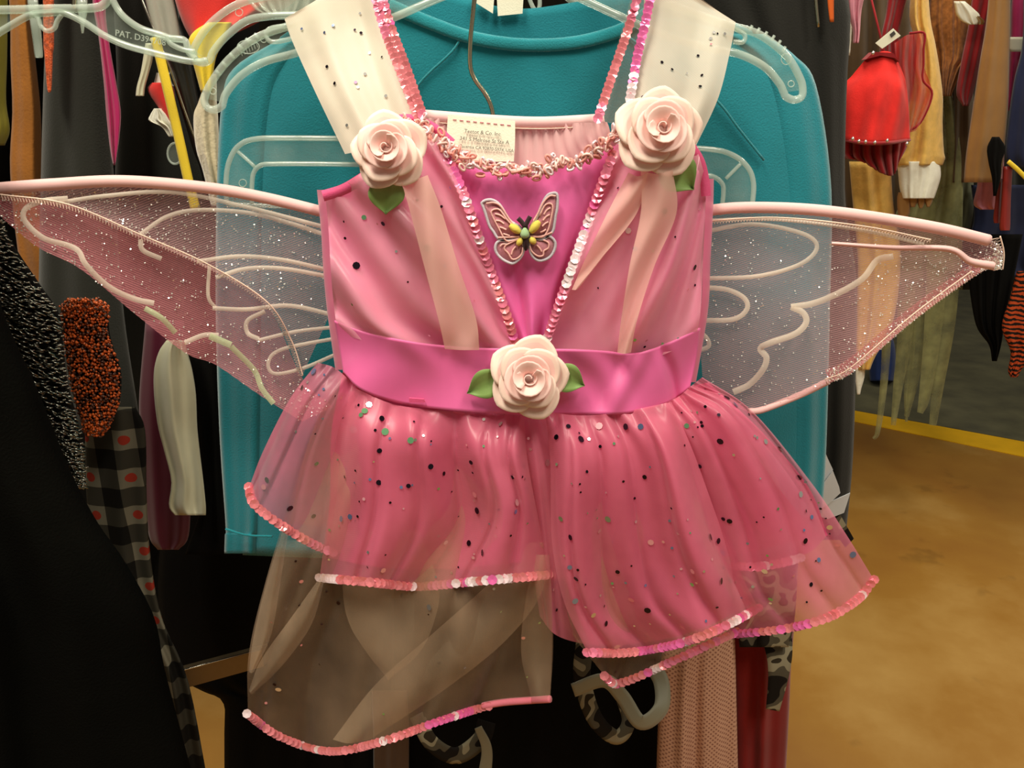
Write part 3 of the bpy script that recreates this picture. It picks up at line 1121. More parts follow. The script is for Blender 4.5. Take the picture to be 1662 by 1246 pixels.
lin_o, lin_s = sheet('skirt_lining', [
    [(556, 604), (660, 652), (760, 664), (860, 668), (1000, 668), (1120, 626)],
    [(538, 700), (650, 730), (760, 740), (880, 740), (1060, 735), (1190, 690)],
    [(536, 800), (640, 820), (760, 840), (900, 850), (1100, 830), (1270, 800)],
    [(528, 905), (640, 920), (760, 925), (900, 940), (1120, 915), (1330, 870)]], DY + .012, 'pink_satin', dress, 70, 40,
    skirt(5, .009, .15, 1.0, .010, 18))
sheet('skirt_back', [
    [(556, 604), (760, 650), (860, 655), (1120, 626)],
    [(500, 720), (760, 740), (900, 740), (1220, 710)],
    [(470, 850), (760, 870), (900, 880), (1300, 850)]], DY + .046, 'champagne_organza', dress, 50, 30,
    lambda U, V: .008 * V * np.sin(2 * PI * 5 * U))
fp, fs = sheet('lower_tier', [
    [(530, 630), (650, 660), (760, 668), (850, 672)],
    [(478, 790), (600, 800), (750, 800), (870, 790)],
    [(432, 940), (560, 950), (740, 950), (893, 940)],
    [(404, 1060), (530, 1080), (740, 1060), (898, 1040)],
    [(402, 1155), (455, 1192), (535, 1216), (620, 1200), (720, 1165), (800, 1142), (893, 1134)]], DY + .002, 'champagne_organza', dress, 80, 80,
    skirt(2.6, .020, .5, .5, .024, 10))
for rows, ph in (
        ([[(560, 860), (610, 860), (680, 860)], [(556, 950), (620, 960), (712, 950)], [(566, 1010), (630, 1020), (704, 1010)], [(596, 1060), (640, 1075), (680, 1060)], [(628, 1100), (630, 1104), (634, 1100)]], 0.),
        ([[(860, 880), (875, 880), (888, 880)], [(790, 950), (840, 960), (880, 960)], [(700, 1030), (765, 1040), (820, 1040)], [(610, 1110), (670, 1120), (720, 1120)], [(540, 1200), (566, 1206), (600, 1200)]], 1.),
        ([[(524, 930), (526, 932), (528, 934)], [(474, 1000), (490, 1012), (506, 1012)], [(424, 1070), (440, 1084), (458, 1080)], [(404, 1120), (406, 1124), (410, 1126)]], 3.),
        ([[(870, 900), (880, 900), (892, 900)], [(852, 980), (874, 984), (896, 980)], [(846, 1060), (870, 1064), (896, 1060)], [(862, 1132), (876, 1134), (892, 1134)]], 4.),
        ([[(462, 850), (466, 850), (470, 850)], [(434, 940), (446, 944), (456, 940)], [(412, 1030), (428, 1034), (440, 1030)], [(404, 1090), (408, 1092), (412, 1090)]], 5.)):
    sheet('tier_fold', rows, DY - .018 - .0015 * ph, 'champagne_fold', dress, 20, 30,
          lambda U, V, ph=ph: -.008 * np.sin(PI * U) + .004 * np.sin(6 * V + ph))
gp, gs = sheet('lower_tier', [
    [(850, 672), (930, 672), (1000, 668), (1085, 655)],
    [(880, 850), (970, 860), (1060, 860), (1150, 850)],
    [(900, 985), (1000, 1000), (1110, 990), (1195, 960)],
    [(940, 1045), (985, 1098), (1012, 1104), (1100, 1066), (1195, 1022)]], DY + .003, 'champagne_organza', dress, 60, 60,
    skirt(2.3, .012, .2, 2.5, .026, 9))
ap, as_ = sheet('upper_tier', [
    [(515, 588), (545, 598), (580, 628), (612, 645)],
    [(470, 648), (510, 656), (556, 680), (600, 690)],
    [(428, 730), (470, 745), (530, 770), (600, 780)],
    [(405, 788), (416, 818), (470, 858), (530, 890), (590, 905)]], DY - .004, 'pink_organza', dress, 60, 60,
    skirt(2.2, .010, .1, .8, .016, 8))
cpn, cs = sheet('upper_tier', [
    [(815, 668), (850, 674), (900, 672), (935, 668)],
    [(838, 760), (875, 765), (925, 770), (970, 775)],
    [(858, 880), (890, 900), (940, 920), (1000, 930)],
    [(876, 1000), (902, 1030), (950, 1045), (1010, 1050)]], DY - .002, 'pink_organza', dress, 50, 60,
    skirt(2.0, .010, .1, 2.2, .014, 9))
ep, es = sheet('upper_tier', [
    [(1070, 658), (1100, 644), (1120, 628), (1150, 620)],
    [(1108, 720), (1150, 706), (1200, 690), (1236, 700)],
    [(1160, 840), (1220, 835), (1285, 805), (1312, 790)],
    [(1190, 916), (1240, 916), (1310, 898), (1343, 868)]], DY - .001, 'pink_organza_double', dress, 50, 60,
    skirt(1.8, .010, .1, 3.0, .020, 8))
e2, e2s = sheet('upper_tier', [
    [(1070, 658), (1100, 644), (1122, 626), (1140, 612)],
    [(1112, 730), (1160, 706), (1205, 668), (1222, 668)],
    [(1150, 850), (1220, 840), (1290, 790), (1316, 782)],
    [(1172, 960), (1250, 955), (1330, 900), (1374, 868)],
    [(1186, 1027), (1270, 1018), (1340, 1000), (1390, 970), (1417, 938)]], DY - .010, 'pink_organza', dress, 60, 70,
    skirt(1.7, .012, .1, 1.5, .024, 8))
bp_, bs = sheet('upper_tier', [
    [(572, 628), (640, 656), (720, 666), (800, 672), (850, 672)],
    [(548, 700), (640, 725), (730, 735), (800, 735), (856, 745)],
    [(536, 810), (640, 835), (740, 845), (820, 835), (872, 830)],
    [(519, 935), (600, 942), (680, 949), (780, 940), (895, 930)]], DY - .014, 'pink_organza', dress, 80, 70,
    skirt(2.7, .018, .14, 1.1, .024, 11))
bu, bus = sheet('under_ruffle', [
    [(578, 632), (640, 658), (720, 668), (800, 674), (845, 674)],
    [(560, 700), (640, 725), (730, 735), (800, 735), (850, 745)],
    [(546, 810), (640, 830), (740, 838), (820, 830), (862, 826)],
    [(534, 905), (600, 918), (680, 924), (780, 918), (878, 908)]], DY + .001, 'pink_organza_double', dress, 60, 50,
    skirt(2.7, .018, .14, 1.1, .024, 11))
dp, ds = sheet('upper_tier', [
    [(885, 668), (945, 674), (1010, 668), (1090, 652)],
    [(893, 745), (975, 748), (1050, 742), (1126, 735)],
    [(896, 880), (980, 892), (1080, 886), (1168, 850)],
    [(915, 975), (995, 990), (1110, 970), (1205, 935)],
    [(952, 1056), (1020, 1056), (1100, 1042), (1165, 1018), (1230, 984)]], DY - .018, 'pink_organza', dress, 80, 80,
    skirt(2.2, .018, .12, 4.0, .028, 9))
du, dus = sheet('under_ruffle', [
    [(890, 670), (945, 676), (1010, 670), (1085, 656)],
    [(900, 745), (975, 748), (1050, 742), (1116, 735)],
    [(906, 880), (980, 885), (1080, 880), (1150, 850)],
    [(925, 965), (995, 985), (1110, 965), (1190, 930)],
    [(958, 1046), (1020, 1046), (1100, 1032), (1165, 1008), (1220, 980)]], DY - .003, 'pink_organza_double', dress, 60, 50,
    skirt(2.2, .018, .12, 4.0, .028, 9))

# sequined hems, each sequin its own piece
sequin_trim('hem_trim', bs.hem(), dress, pool=(0, 0, 0, 5, 2))
sequin_trim('hem_trim', ds.hem(), dress, pool=(4, 2, 0, 5))
sequin_trim('hem_trim', e2s.hem(), dress, pool=(0, 2, 2, 4))
sequin_trim('hem_trim', gs.hem(1.0, .22, 1.0), dress, pool=(2, 4, 5, 0))
sequin_trim('hem_trim', as_.hem(1.0, 0.0, .80), dress, pool=(0, 2))
sequin_trim('hem_trim', fs.hem(1.0, 0.0, .82), dress, pool=(2, 2, 4))
tube('rolled_hem', fs.hem(1.0, .80, 1.0, 60), 0.0032, 'hem_thread', dress, 8)
sequin_trim('neckline_trim', bls.side(1.0, 0.05, .98), dress, pool=(0, 2, 4), step=.0046, push=.003, size=.95)
sequin_trim('neckline_trim', brs.side(0.0, 0.05, .98), dress, pool=(0, 4, 5), step=.0046, push=.003, size=.95)
sequin_trim('hem_trim', es.hem(1.0, 0.0, .6), dress, pool=(0, 5))
for pth, pool in (([(600, -40, .05), (622, 40, .04), (648, 110, .022), (680, 192, .002)], (0, 2, 2, 5)),
                  ([(612, -40, .05), (634, 40, .04), (660, 110, .022), (686, 186, .002)], (2, 0)),
                  ([(1044, -40, .05), (1020, 44, .04), (994, 120, .022), (970, 192, .004)], (0, 2)),
                  ([(1062, -40, .05), (1046, 40, .038), (1034, 90, .028), (1022, 160, .010)], (5, 5, 0, 4))):
    sequin_trim('strap_trim', pxpath(pth, DY - .004, 50), dress, pool=pool, singles=False, step=.0044, size=.9)
# foil dots
for o_, s_, nb, nsm in ((bp_, bs, 24, 46), (dp, ds, 26, 50), (e2, e2s, 22, 44), (ap, as_, 9, 18), (cpn, cs, 5, 16), (fp, fs, 8, 40), (gp, gs, 3, 14)):
    foil_dots(s_, o_, nb, nsm)

cloth('patch_peach', (240, 160, 150), 0.6)
# --- crinkled loop braid along the neckline
V, Fc = [], []
pth = even(pxpath([(652, 196), (690, 210), (724, 238), (764, 262), (820, 276), (880, 276), (940, 260), (984, 234), (1006, 214)], DY - .006, 60), .0019)
for i, c in enumerate(pth):
    for q in range(2):
        ax = RNG.normal(0, 1, 3); ax[1] *= .5; ax /= np.linalg.norm(ax)
        bx = np.cross(ax, RNG.normal(0, 1, 3)); bx /= np.linalg.norm(bx)
        r = random.uniform(.0022, .0038)
        cc = c + RNG.normal(0, 1, 3) * (.0016, .0012, .0028)
        t = np.linspace(0, 2 * PI, 10)[:-1]
        loop = np.array([cc + ax * r * math.cos(a) + bx * r * .55 * math.sin(a) for a in t])
        v, f = tube_vf(loop, .0010, 4, len(V), True)
        V += list(v); Fc += f
nb_ = stuff(obj('neckline_braid', V, Fc, None, dress, mats=['patch_peach', 'sequin_pearl', 'rose_pink'], fm=[(k // 36) % 3 for k in range(len(Fc))]))

# --- ribbon roses


def rose(cx, cy, R_px, Y, turn, leaves, name='ribbon_rose'):
    c = at(cx, cy, Y)
    Rr = R_px * np.linalg.norm(c - at(cx + 1, cy, Y))
    ex = np.array([1.0, 0, 0]); ez = np.array([0, -0.97, 0.24]); ez /= np.linalg.norm(ez); ey = np.cross(ez, ex)

    def w(x, y, z):
        return c + ex * x + ey * y + ez * z
    base = [w(.34 * Rr * math.cos(t), .34 * Rr * math.sin(t), -.004) for t in np.linspace(0, 2 * PI, 13)[:-1]]
    base += [w(.34 * Rr * math.cos(t), .34 * Rr * math.sin(t), .004) for t in np.linspace(0, 2 * PI, 13)[:-1]]
    f = [tuple(range(12))[::-1], tuple(range(12, 24))] + [(k, (k + 1) % 12, (k + 1) % 12 + 12, k + 12) for k in range(12)]
    root = obj(name, base, f, 'rose_pink', dress)
    rg = random.Random(int(cx))
    rings = ((5, 1.02, .30, .000, .0035, 1.42), (4, .82, .24, .0045, .0050, 1.42), (3, .60, .18, .009, .0065, 1.5), (2, .42, .12, .013, .0075, 1.5))
    for ri, (n, ro, rin, z0, lift, ov) in enumerate(rings):
        for k in range(n):
            a0 = turn + 2 * PI * k / n + ri * .55 + rg.uniform(-.08, .08)
            span = 2 * PI / n * ov
            nu, nv = 15, 9
            P = []
            rr = ro * rg.uniform(.94, 1.04)
            for i in range(nv):
                s = i / (nv - 1)
                row = []
                for j in range(nu):
                    t = (j / (nu - 1) - .5)
                    a = a0 + t * span
                    half = PI / n
                    poly = math.cos(half) / max(.55, math.cos(min(abs(t * span), half * 1.1)))
                    rad = Rr * (rin + (rr * ((1.07 - .26 * abs(2 * t) ** 1.15 - .08 * abs(2 * t) ** 6) if ri < 2 else (1.02 - .14 * abs(2 * t) ** 1.2 - .18 * abs(2 * t) ** 6)) - rin) * s)
                    z = z0 + lift * (1.1 * s ** .7 - (.5 if ri < 2 else .15) * max(0, s - .66) ** 1.4 * 2) + (j / (nu - 1)) * .0034 + .0012 * math.sin(7 * t + ri)
                    row.append(w(rad * math.cos(a), rad * math.sin(a), z))
                P.append(row)
            P = np.array(P)
            nf = (nv - 1) * (nu - 1)
            fm = [1 if (q // (nu - 1)) >= nv - 3 and ri < 2 else 0 for q in range(nf)]
            obj('petal', P.reshape(-1, 3), gridfaces(nv, nu), None, root, mats=['rose_pink', 'rose_edge'], fm=fm, thick=.0006)
    # rolled bud
    P = []
    t = np.linspace(0, 3.6 * PI, 46)
    for s in np.linspace(0, 1, 5):
        P.append([w((.05 + .019 * a) * Rr * math.cos(a + turn) * (1 + .12 * s), (.05 + .019 * a) * Rr * math.sin(a + turn) * (1 + .12 * s), .012 + s * .010 - .0004 * a) for a in t])
    P = np.array(P)
    obj('bud', P.reshape(-1, 3), gridfaces(5, 46), 'rose_pink', root, thick=.0008)
    for lx0, ly0, lx1, ly1, wd in leaves:
        a = np.array([lx0, ly0], float); b2 = np.array([lx1, ly1], float)
        d = (b2 - a); L = np.linalg.norm(d); d /= L; nn = np.array([-d[1], d[0]])
        P = []
        for i in range(16):
            s = i / 15
            wd_ = wd * (math.sin(PI * min(1, s * .82 + .14)) ** .8) * (1 - s ** 6)
            P.append([at(*(a + d * L * s + nn * wd_ * q), Y + .003 - .004 * abs(q) - .004 * math.sin(PI * s)) for q in np.linspace(-1, 1, 7)])
        P = np.array(P)
        obj('leaf', P.reshape(-1, 3), gridfaces(16, 7), 'leaf_green', root, thick=.0006)
    return root


rose(632, 248, 60, DY - .022, .5, [(628, 290, 626, 348, 30)])
rose(1068, 216, 68, DY - .022, .2, [(1082, 262, 1126, 308, 34)])
rose(858, 612, 64, DY - .026, .1, [(812, 612, 758, 638, 24), (900, 604, 949, 626, 24)])

# --- embroidered butterfly patch
K = 8.305


def bf(pts):
    return [(760 + x / K, 300 + y / K) for x, y in pts]


BY = DY - .0045
cloth('patch_fill', (206, 136, 150), 0.7)
cloth('patch_grey', (204, 198, 208), 0.8)
cloth('patch_pink', (246, 188, 180), 0.8)
cloth('patch_yellow', (226, 206, 92), 0.8)
cloth('patch_green', (158, 190, 142), 0.8)
cloth('patch_black', (58, 38, 42), 0.9)
wingpolys = {
    0: [(180, 240), (240, 205), (330, 205), (430, 275), (560, 480), (700, 570), (715, 690), (600, 740), (480, 745), (400, 720), (340, 630), (290, 560), (250, 440), (225, 360)],
    1: [(715, 700), (750, 850), (710, 970), (610, 1055), (520, 1035), (440, 985), (385, 920), (365, 850), (385, 780), (450, 745), (570, 760)],
    2: [(815, 640), (930, 420), (1000, 250), (1060, 150), (1120, 115), (1195, 125), (1200, 300), (1175, 420), (1165, 500), (1130, 640), (1000, 720), (830, 700)],
    3: [(830, 705), (1000, 735), (1080, 690), (1145, 730), (1175, 800), (1150, 900), (1080, 985), (960, 1020), (870, 965), (825, 850)]}
rootb = None
for k, poly in wingpolys.items():
    pp = cr(poly + [poly[0]], 48)[:-1]
    q = np.array(bf(pp))
    cen = q.mean(0)
    a = at(q[:, 0], q[:, 1], BY)
    cpt = at(cen[0], cen[1], BY - .0016)
    n = len(q)
    vv = np.vstack([a, [cpt], a + (0, .002, 0)])
    f = [(i, (i + 1) % n, n) for i in range(n)] + [(i, n + 1 + i, n + 1 + (i + 1) % n, (i + 1) % n) for i in range(n)]
    if rootb is None:
        pb = [(735, 540), (800, 540), (815, 640), (810, 840), (775, 890), (745, 840), (725, 640)]
        pq = np.array(bf(cr(pb + [pb[0]], 28)[:-1]))
        pa3 = at(pq[:, 0], pq[:, 1], BY - .003); pc = at(*pq.mean(0), BY - .0055)
        m3 = len(pq)
        rootb = obj('butterfly_patch', np.vstack([pa3, [pc], pa3 + (0, .004, 0)]),
                    [(i, (i + 1) % m3, m3) for i in range(m3)] + [(i, m3 + 1 + i, m3 + 1 + (i + 1) % m3, (i + 1) % m3) for i in range(m3)], 'patch_black', dress)
    obj('patch_wing', vv, f, 'patch_fill', rootb)
    v, f = tube_vf(a + (0, -.0006, 0), .0011, 6, 0, True)
    obj('wing_border', v, f, 'patch_grey', rootb)
pink_lines = [[(700, 640), (560, 470), (440, 290), (340, 240), (240, 250)], [(700, 715), (560, 760), (490, 730), (420, 600), (350, 470), (310, 370), (350, 330), (430, 340), (530, 480), (640, 570)],
              [(400, 710), (560, 705), (700, 695)], [(360, 390), (430, 410), (500, 460)], [(370, 480), (430, 490), (480, 525)], [(420, 570), (460, 580), (510, 605)], [(470, 660), (510, 670), (560, 690)],
              [(735, 840), (720, 930), (660, 990), (590, 1000), (540, 920), (490, 870), (500, 820), (560, 785), (690, 720)], [(640, 830), (600, 880), (580, 940)], [(520, 800), (460, 800), (430, 830)],
              [(830, 560), (930, 400), (1010, 240), (1100, 150), (1180, 150)], [(840, 690), (1000, 700), (1070, 620), (1110, 480), (1140, 300), (1100, 250), (1030, 280), (960, 420)],
              [(1020, 400), (1060, 340), (1110, 310)], [(1010, 480), (1050, 430), (1100, 400)], [(1000, 560), (1040, 520), (1080, 500)], [(970, 640), (1010, 625), (1050, 600)], [(880, 705), (1000, 690), (1130, 640)],
              [(830, 820), (860, 900), (940, 960), (1010, 950), (1020, 890), (1080, 850), (1080, 780), (1010, 740)], [(920, 810), (960, 850), (990, 900)]]
for ln in pink_lines:
    tube('embroidery_line', pxpath(bf(ln), BY - .0018, 24), .0007, 'patch_pink', rootb, 5)
for a0, b0, r in (((560, 540), (700, 640), .0030), ((960, 490), (835, 640), .0032), ((665, 815), (720, 720), .0024), ((905, 790), (830, 715), .0026)):
    p = pxpath(bf([a0, ((a0[0] + b0[0]) / 2, (a0[1] + b0[1]) / 2), b0]), BY - .003, 10)
    tube('yellow_tuft', p, r * np.sin(np.linspace(.5, 2.6, 10)), 'patch_yellow', rootb, 8)
p = pxpath(bf([(762, 575), (762, 650), (762, 720)]), BY - .004, 10)
tube('green_thorax', p, .0034 * np.array([.25, .45, .65, .8, .92, 1, 1, .95, .8, .4]), 'patch_green', rootb, 10)
for ln in ([(670, 450), (715, 495), (760, 560)], [(835, 425), (800, 490), (765, 560)]):
    tube('antenna', pxpath(bf(ln), BY - .003, 10), .0018, 'patch_black', rootb, 7)

# ================================================================== FAIRY WINGS
WY = DY + .044
wings = thing('fairy_wings', at(850, 500, WY), 'pair of pink tulle fairy wings with glitter swirls behind the dress', 'wings')


def wing(rows, lowrows, rim, veins, lowveins, seams, greens, flip):
    up, us = sheet('wing_upper', rows, WY, 'wing_tulle', wings, 70, 40, lambda U, V: .006 * np.sin(PI * U) * np.sin(PI * V))
    lw, lws = sheet('wing_lower', lowrows, WY - .004, 'wing_tulle_lower', wings, 70, 40, lambda U, V: .005 * np.sin(PI * U) * np.sin(PI * V))
    tube('wing_rim', pxpath(rim, WY - .003, 60), .0044, 'wing_rim', up, 10)
    for vv_, ww in veins:
        strip('vein', vv_, ww, WY - .0085, 'wing_vein', up, 50, .0004)
    for vv_, ww in lowveins:
        strip('vein', vv_, ww, WY - .0095, 'wing_vein', lw, 50, .0004)
    for vv_, ww in greens:
        strip('glitter_vein', vv_, ww, WY - .0105, 'glitter_green', lw, 40, .0004)
    for sm, wd, dens in seams:
        p = even(pxpath(sm, WY - .0105, 80), .0011)
        V, Fc = [], []
        T = np.gradient(p, axis=0); T /= np.linalg.norm(T, axis=1)[:, None]
        N = np.cross(T, (0, 1, 0))
        zig = p + N * ((np.arange(len(p)) % 2) * 2 - 1)[:, None] * wd
        v, f = tube_vf(zig, .00042, 4, 0)
        V += v; Fc += f
        v, f = tube_vf(p + N * wd, .0006, 4, len(V))
        V += v; Fc += f
        obj('overlock_stitch', V, Fc, 'stitch_thread', lw)
    for s_, o_, n in ((us, up, 1300), (lws, lw, 900)):
        V, Fc = [], []
        for _ in range(n):
            a, b2 = random.random(), random.random() ** .8
            n_ = np.array([0, -1, .3]) + RNG.normal(0, .6, 3)
            R = frame_rot(np.array([1.0, 0, 0]), n_)
            c = s_.pt(a, b2) + (0, -.0012, 0)
            r = random.uniform(.0003, .0008)
            k = len(V)
            for q in range(4):
                t = PI / 2 * q
                V.append(c + np.array(R @ Vector((math.cos(t), math.sin(t), 0))) * r)
            Fc.append((k, k + 1, k + 2, k + 3))
        stuff(obj('wing_glitter', V, Fc, 'glitter', o_, smooth=False))


d0 = -.035
wing([[(0, 306, d0), (90, 297, d0), (200, 291, -.03), (330, 301, -.02), (430, 318, -.01), (545, 346, 0)],
      [(2, 314, d0), (110, 320, d0), (230, 340, -.03), (350, 380, -.02), (450, 420, -.01), (560, 440, 0)],
      [(4, 320, d0), (120, 338, d0), (230, 386, -.03), (330, 432, -.02), (430, 492, -.01), (490, 612, 0)]],
     [[(-6, 318, d0), (70, 322, d0), (150, 344, -.03), (240, 386, -.02), (335, 430, -.01), (430, 490, 0), (490, 612, 0), (540, 660, 0)],
      [(-6, 330, d0), (60, 360, d0), (140, 400, -.03), (240, 450, -.02), (330, 500, -.01), (410, 560, 0), (470, 640, 0), (520, 670, 0)],
      [(-6, 346, d0), (60, 400, d0), (130, 436, -.03), (220, 510, -.02), (300, 572, -.01), (350, 592, 0), (420, 640, 0), (490, 684, 0)]],
     [(-6, 306, d0), (90, 299, d0), (200, 294, -.03), (330, 304, -.02), (430, 321, -.01), (545, 349, 0)],
     [([(90, 330, d0), (170, 318, -.03), (280, 312, -.02), (400, 336, -.01), (540, 372, 0)], 7),
      ([(228, 380, -.025), (270, 352, -.022), (320, 341, -.02), (400, 345, -.01), (470, 362, 0), (540, 385, 0)], 7),
      ([(320, 424, -.02), (390, 416, -.015), (460, 422, -.01), (540, 440, 0)], 7),
      ([(350, 450, -.02), (400, 436, -.015), (460, 436, -.01), (540, 450, 0)], 7),
      ([(345, 500, -.02), (400, 502, -.012), (470, 496, 0), (545, 512, 0)], 7),
      ([(420, 552, -.01), (480, 538, 0), (550, 530, 0)], 6),
      ([(545, 575, 0), (490, 598, 0), (445, 606, 0), (436, 586, 0), (460, 566, 0), (550, 548, 0)], 6)],
     [([(110, 322, d0), (70, 326, d0), (42, 338, d0), (40, 358, d0), (70, 386, d0), (110, 398, -.03), (128, 408, -.03), (140, 430, -.03), (175, 464, -.025), (215, 484, -.02), (250, 492, -.02)], 9),
      ([(228, 388, -.02), (232, 406, -.02), (262, 420, -.02)], 8),
      ([(300, 556, -.012), (330, 544, -.01), (355, 544, -.01)], 8),
      ([(420, 550, -.004), (402, 540, 0), (402, 520, 0), (430, 505, 0)], 7),
      ([(340, 430, -.012), (338, 480, -.012), (350, 500, -.01)], 6)],
     [([(0, 320, d0), (110, 336, d0), (230, 386, -.03), (335, 432, -.02), (430, 492, -.01), (470, 555, 0), (488, 610, 0)], .0020, 1)],
     [([(235, 500, -.02), (262, 516, -.02), (285, 540, -.015)], 9), ([(340, 545, -.01), (375, 560, -.008)], 11),
      ([(375, 562, -.008), (412, 600, 0), (425, 630, 0), (444, 655, 0)], 9)], 0)

d1 = -.03
wing([[(1132, 342, 0), (1200, 334, -.005), (1300, 336, -.01), (1400, 347, -.02), (1520, 367, d1), (1606, 388, d1), (1628, 404, d1)],
      [(1132, 420, 0), (1220, 410, -.005), (1320, 410, -.01), (1420, 410, -.02), (1520, 408, d1), (1600, 408, d1), (1628, 414, d1)],
      [(1134, 520, 0), (1215, 530, -.005), (1310, 515, -.01), (1405, 490, -.02), (1490, 455, d1), (1592, 426, d1), (1626, 424, d1)],
      [(1140, 610, 0), (1215, 668, -.005), (1300, 640, -.01), (1385, 600, -.02), (1485, 515, d1), (1590, 441, d1), (1622, 437, d1)]],
     [[(1340, 600, -.012), (1380, 580, -.02), (1480, 497, d1), (1584, 424, d1), (1618, 416, d1)],
      [(1342, 610, -.012), (1384, 590, -.02), (1484, 506, d1), (1588, 432, d1), (1622, 426, d1)],
      [(1345, 622, -.012), (1388, 601, -.02), (1488, 516, d1), (1592, 442, d1), (1624, 437, d1)]],
     [(1132, 344, 0), (1200, 337, -.005), (1300, 339, -.01), (1400, 350, -.02), (1520, 370, d1), (1604, 390, d1)],
     [([(1132, 378, 0), (1220, 364, -.005), (1300, 378, -.01), (1326, 400, -.01), (1300, 428, -.01), (1230, 448, -.005), (1136, 452, 0)], 7),
      ([(1136, 466, 0), (1180, 470, 0), (1208, 484, 0), (1212, 502, 0), (1190, 518, 0), (1136, 520, 0)], 8),
      ([(1134, 536, 0), (1148, 550, 0), (1150, 562, 0), (1136, 568, 0)], 7),
      ([(1140, 358, 0), (1260, 356, -.008), (1400, 374, -.02), (1500, 396, d1)], 6)],
     [([(1450, 416, d1), (1424, 422, -.02), (1400, 452, -.02), (1360, 476, -.015), (1320, 492, -.01), (1284, 498, -.01)], 10),
      ([(1284, 498, -.01), (1304, 508, -.01), (1308, 524, -.01), (1290, 542, -.01), (1250, 556, -.008), (1234, 566, -.005), (1244, 580, -.005), (1238, 600, -.004), (1216, 624, 0), (1190, 636, 0)], 10)],
     [([(1340, 620, -.012), (1385, 599, -.02), (1485, 514, d1), (1580, 444, d1)], .0026, 1),
      ([(1616, 386, d1), (1622, 412, d1), (1620, 438, d1)], .0034, 1),
      ([(1136, 362, 0), (1260, 356, -.01), (1400, 370, -.02), (1510, 392, d1)], .0014, 1)],
     [], 1)
wr = pxpath([(1215, 668), (1240, 664), (1300, 640), (1345, 618)], WY - .006, 20)
obj('wing_fold', *tube_vf(wr, .003, 8), 'wing_rim', wings)
strip('wing_crease', [(1350, 395, -.015), (1450, 402, -.02), (1540, 404, d1), (1575, 424, d1), (1615, 432, d1)], (6, 14), WY - .010, 'wing_rim', wings, 40, .002)
# ================================================================== NEIGHBOURING CLOTHES
box('wall_left', (-4.1, -3, 0), (-4, 7.1, 3.4), 'far_wall', kind='structure')
cloth('black_wool', (9, 9, 7), 0.95, 0.0, 0.2, 12, 500, 0.5, 0.04)
cloth('black_dress', (38, 38, 33), 0.9, 0.15, 0.12, 10, 500, 0.4, 0.2)
cloth('black_jersey', (34, 33, 30), 0.9, 0.1, 0.15, 10, 600, 0.4, 0.15)
cloth('deep_black', (14, 13, 12), 0.95, 0.0, 0.15, 10, 600, 0.3, 0.1)
cloth('brown_suede', (152, 96, 38), 0.95, 0.08, 0.22, 16, 300, 0.5)
cloth('dark_strap', (78, 54, 34), 0.9)
cloth('olive_cloth', (150, 140, 40), 0.9)
cloth('orange_glitter', (190, 80, 30), 0.5, 0.1, 0.5, 260, 600, 0.8, 0.7)
satin('hot_pink', (176, 36, 96), 0.4)
satin('maroon_jersey', (96, 18, 48), 0.7)
satin('cream_satin', (200, 197, 168), 0.35, 0.1)
cloth('white_lace', (224, 222, 206), 0.9, 0.2)
cloth('cream_fleece', (206, 192, 160), 1.0, 0.5, 0.15, 60, 200, 1.0)
cloth('red_cloth', (206, 44, 40), 0.8)
cloth('dark_red', (128, 20, 16), 0.9)
cloth('bright_yellow', (232, 200, 52), 0.7)
plain('vinyl_black', (34, 34, 32), 0.3, 0.0, 0.6)
plain('orange_bead', (214, 96, 34), 0.25, 0.0, 0.8)
plain('dark_bead', (90, 50, 34), 0.25, 0.0, 0.8)
plain('lurex', (150, 150, 140), 0.25, 1.0)
patterned('gingham_dot', 'gingham', [(16, 16, 14), (58, 56, 48), (120, 116, 100), (156, 52, 38)], 2 * PI / 0.042)
patterned('camo', 'camo', [(24, 20, 18), (86, 80, 66), (150, 142, 118), (54, 46, 34)], 30.0)
patterned('lattice_print', 'lattice', [(206, 160, 136), (150, 104, 88)], 2 * PI / 0.0068)
patterned('tiger', 'stripe', [(30, 22, 18), (190, 76, 36)], 22.0)
clear_plastic('film', 0.72, (240, 235, 220), 0.1)


def gar(name, label, cat, rows, Y, thick, mat, group=None, **kw):
    o = hull(name, rows, Y, thick, mat, None, **kw)
    return tag(o, label, cat, group)


def root_of(name, label, cat, px, py, Y, group=None):
    return thing(name, at(px, py, Y), label, cat, group)


# --- left rack rail (above the picture) and clothes
lr = thing('clothes_rack', (-0.95, 0.95, 0.0), 'chromed rack with black dresses and a flat lower rail above the floor gap', 'clothes rack')
tube('hanging_rail', [(-1.25, 0.95, 1.60), (-0.20, 0.95, 1.60)], 0.011, 'chrome', lr, 12)
for x_ in (-1.25,):
    tube('post', [(x_, 0.95, 0.0), (x_, 0.95, 1.60)], 0.013, 'chrome', lr, 12)

a_, b_ = at(268, 1095, 0.80), at(405, 1058, 0.843)
dirv = (b_ - a_); dirv[2] = 0
far_ = a_ + dirv * 1.15
near_ = a_ - dirv * 2.2
hgt, dep = np.array([0, 0, -0.026]), np.array([0.004, 0.012, 0])
vv = [near_, far_, far_ + hgt, near_ + hgt]
vv = np.array(vv + [q + dep for q in vv])
obj('lower_rail', vv, [(0, 3, 2, 1), (4, 5, 6, 7), (0, 1, 5, 4), (1, 2, 6, 5), (2, 3, 7, 6), (3, 0, 4, 7)], 'dull_steel', lr, smooth=False)
tube('rail_lip', [near_, far_], .0011, 'chrome', lr, 6)
tube('lower_post', [near_ + hgt + dep, np.array([near_[0] + .004, near_[1] + .012, 0.0])], .01, 'chrome', lr, 10)

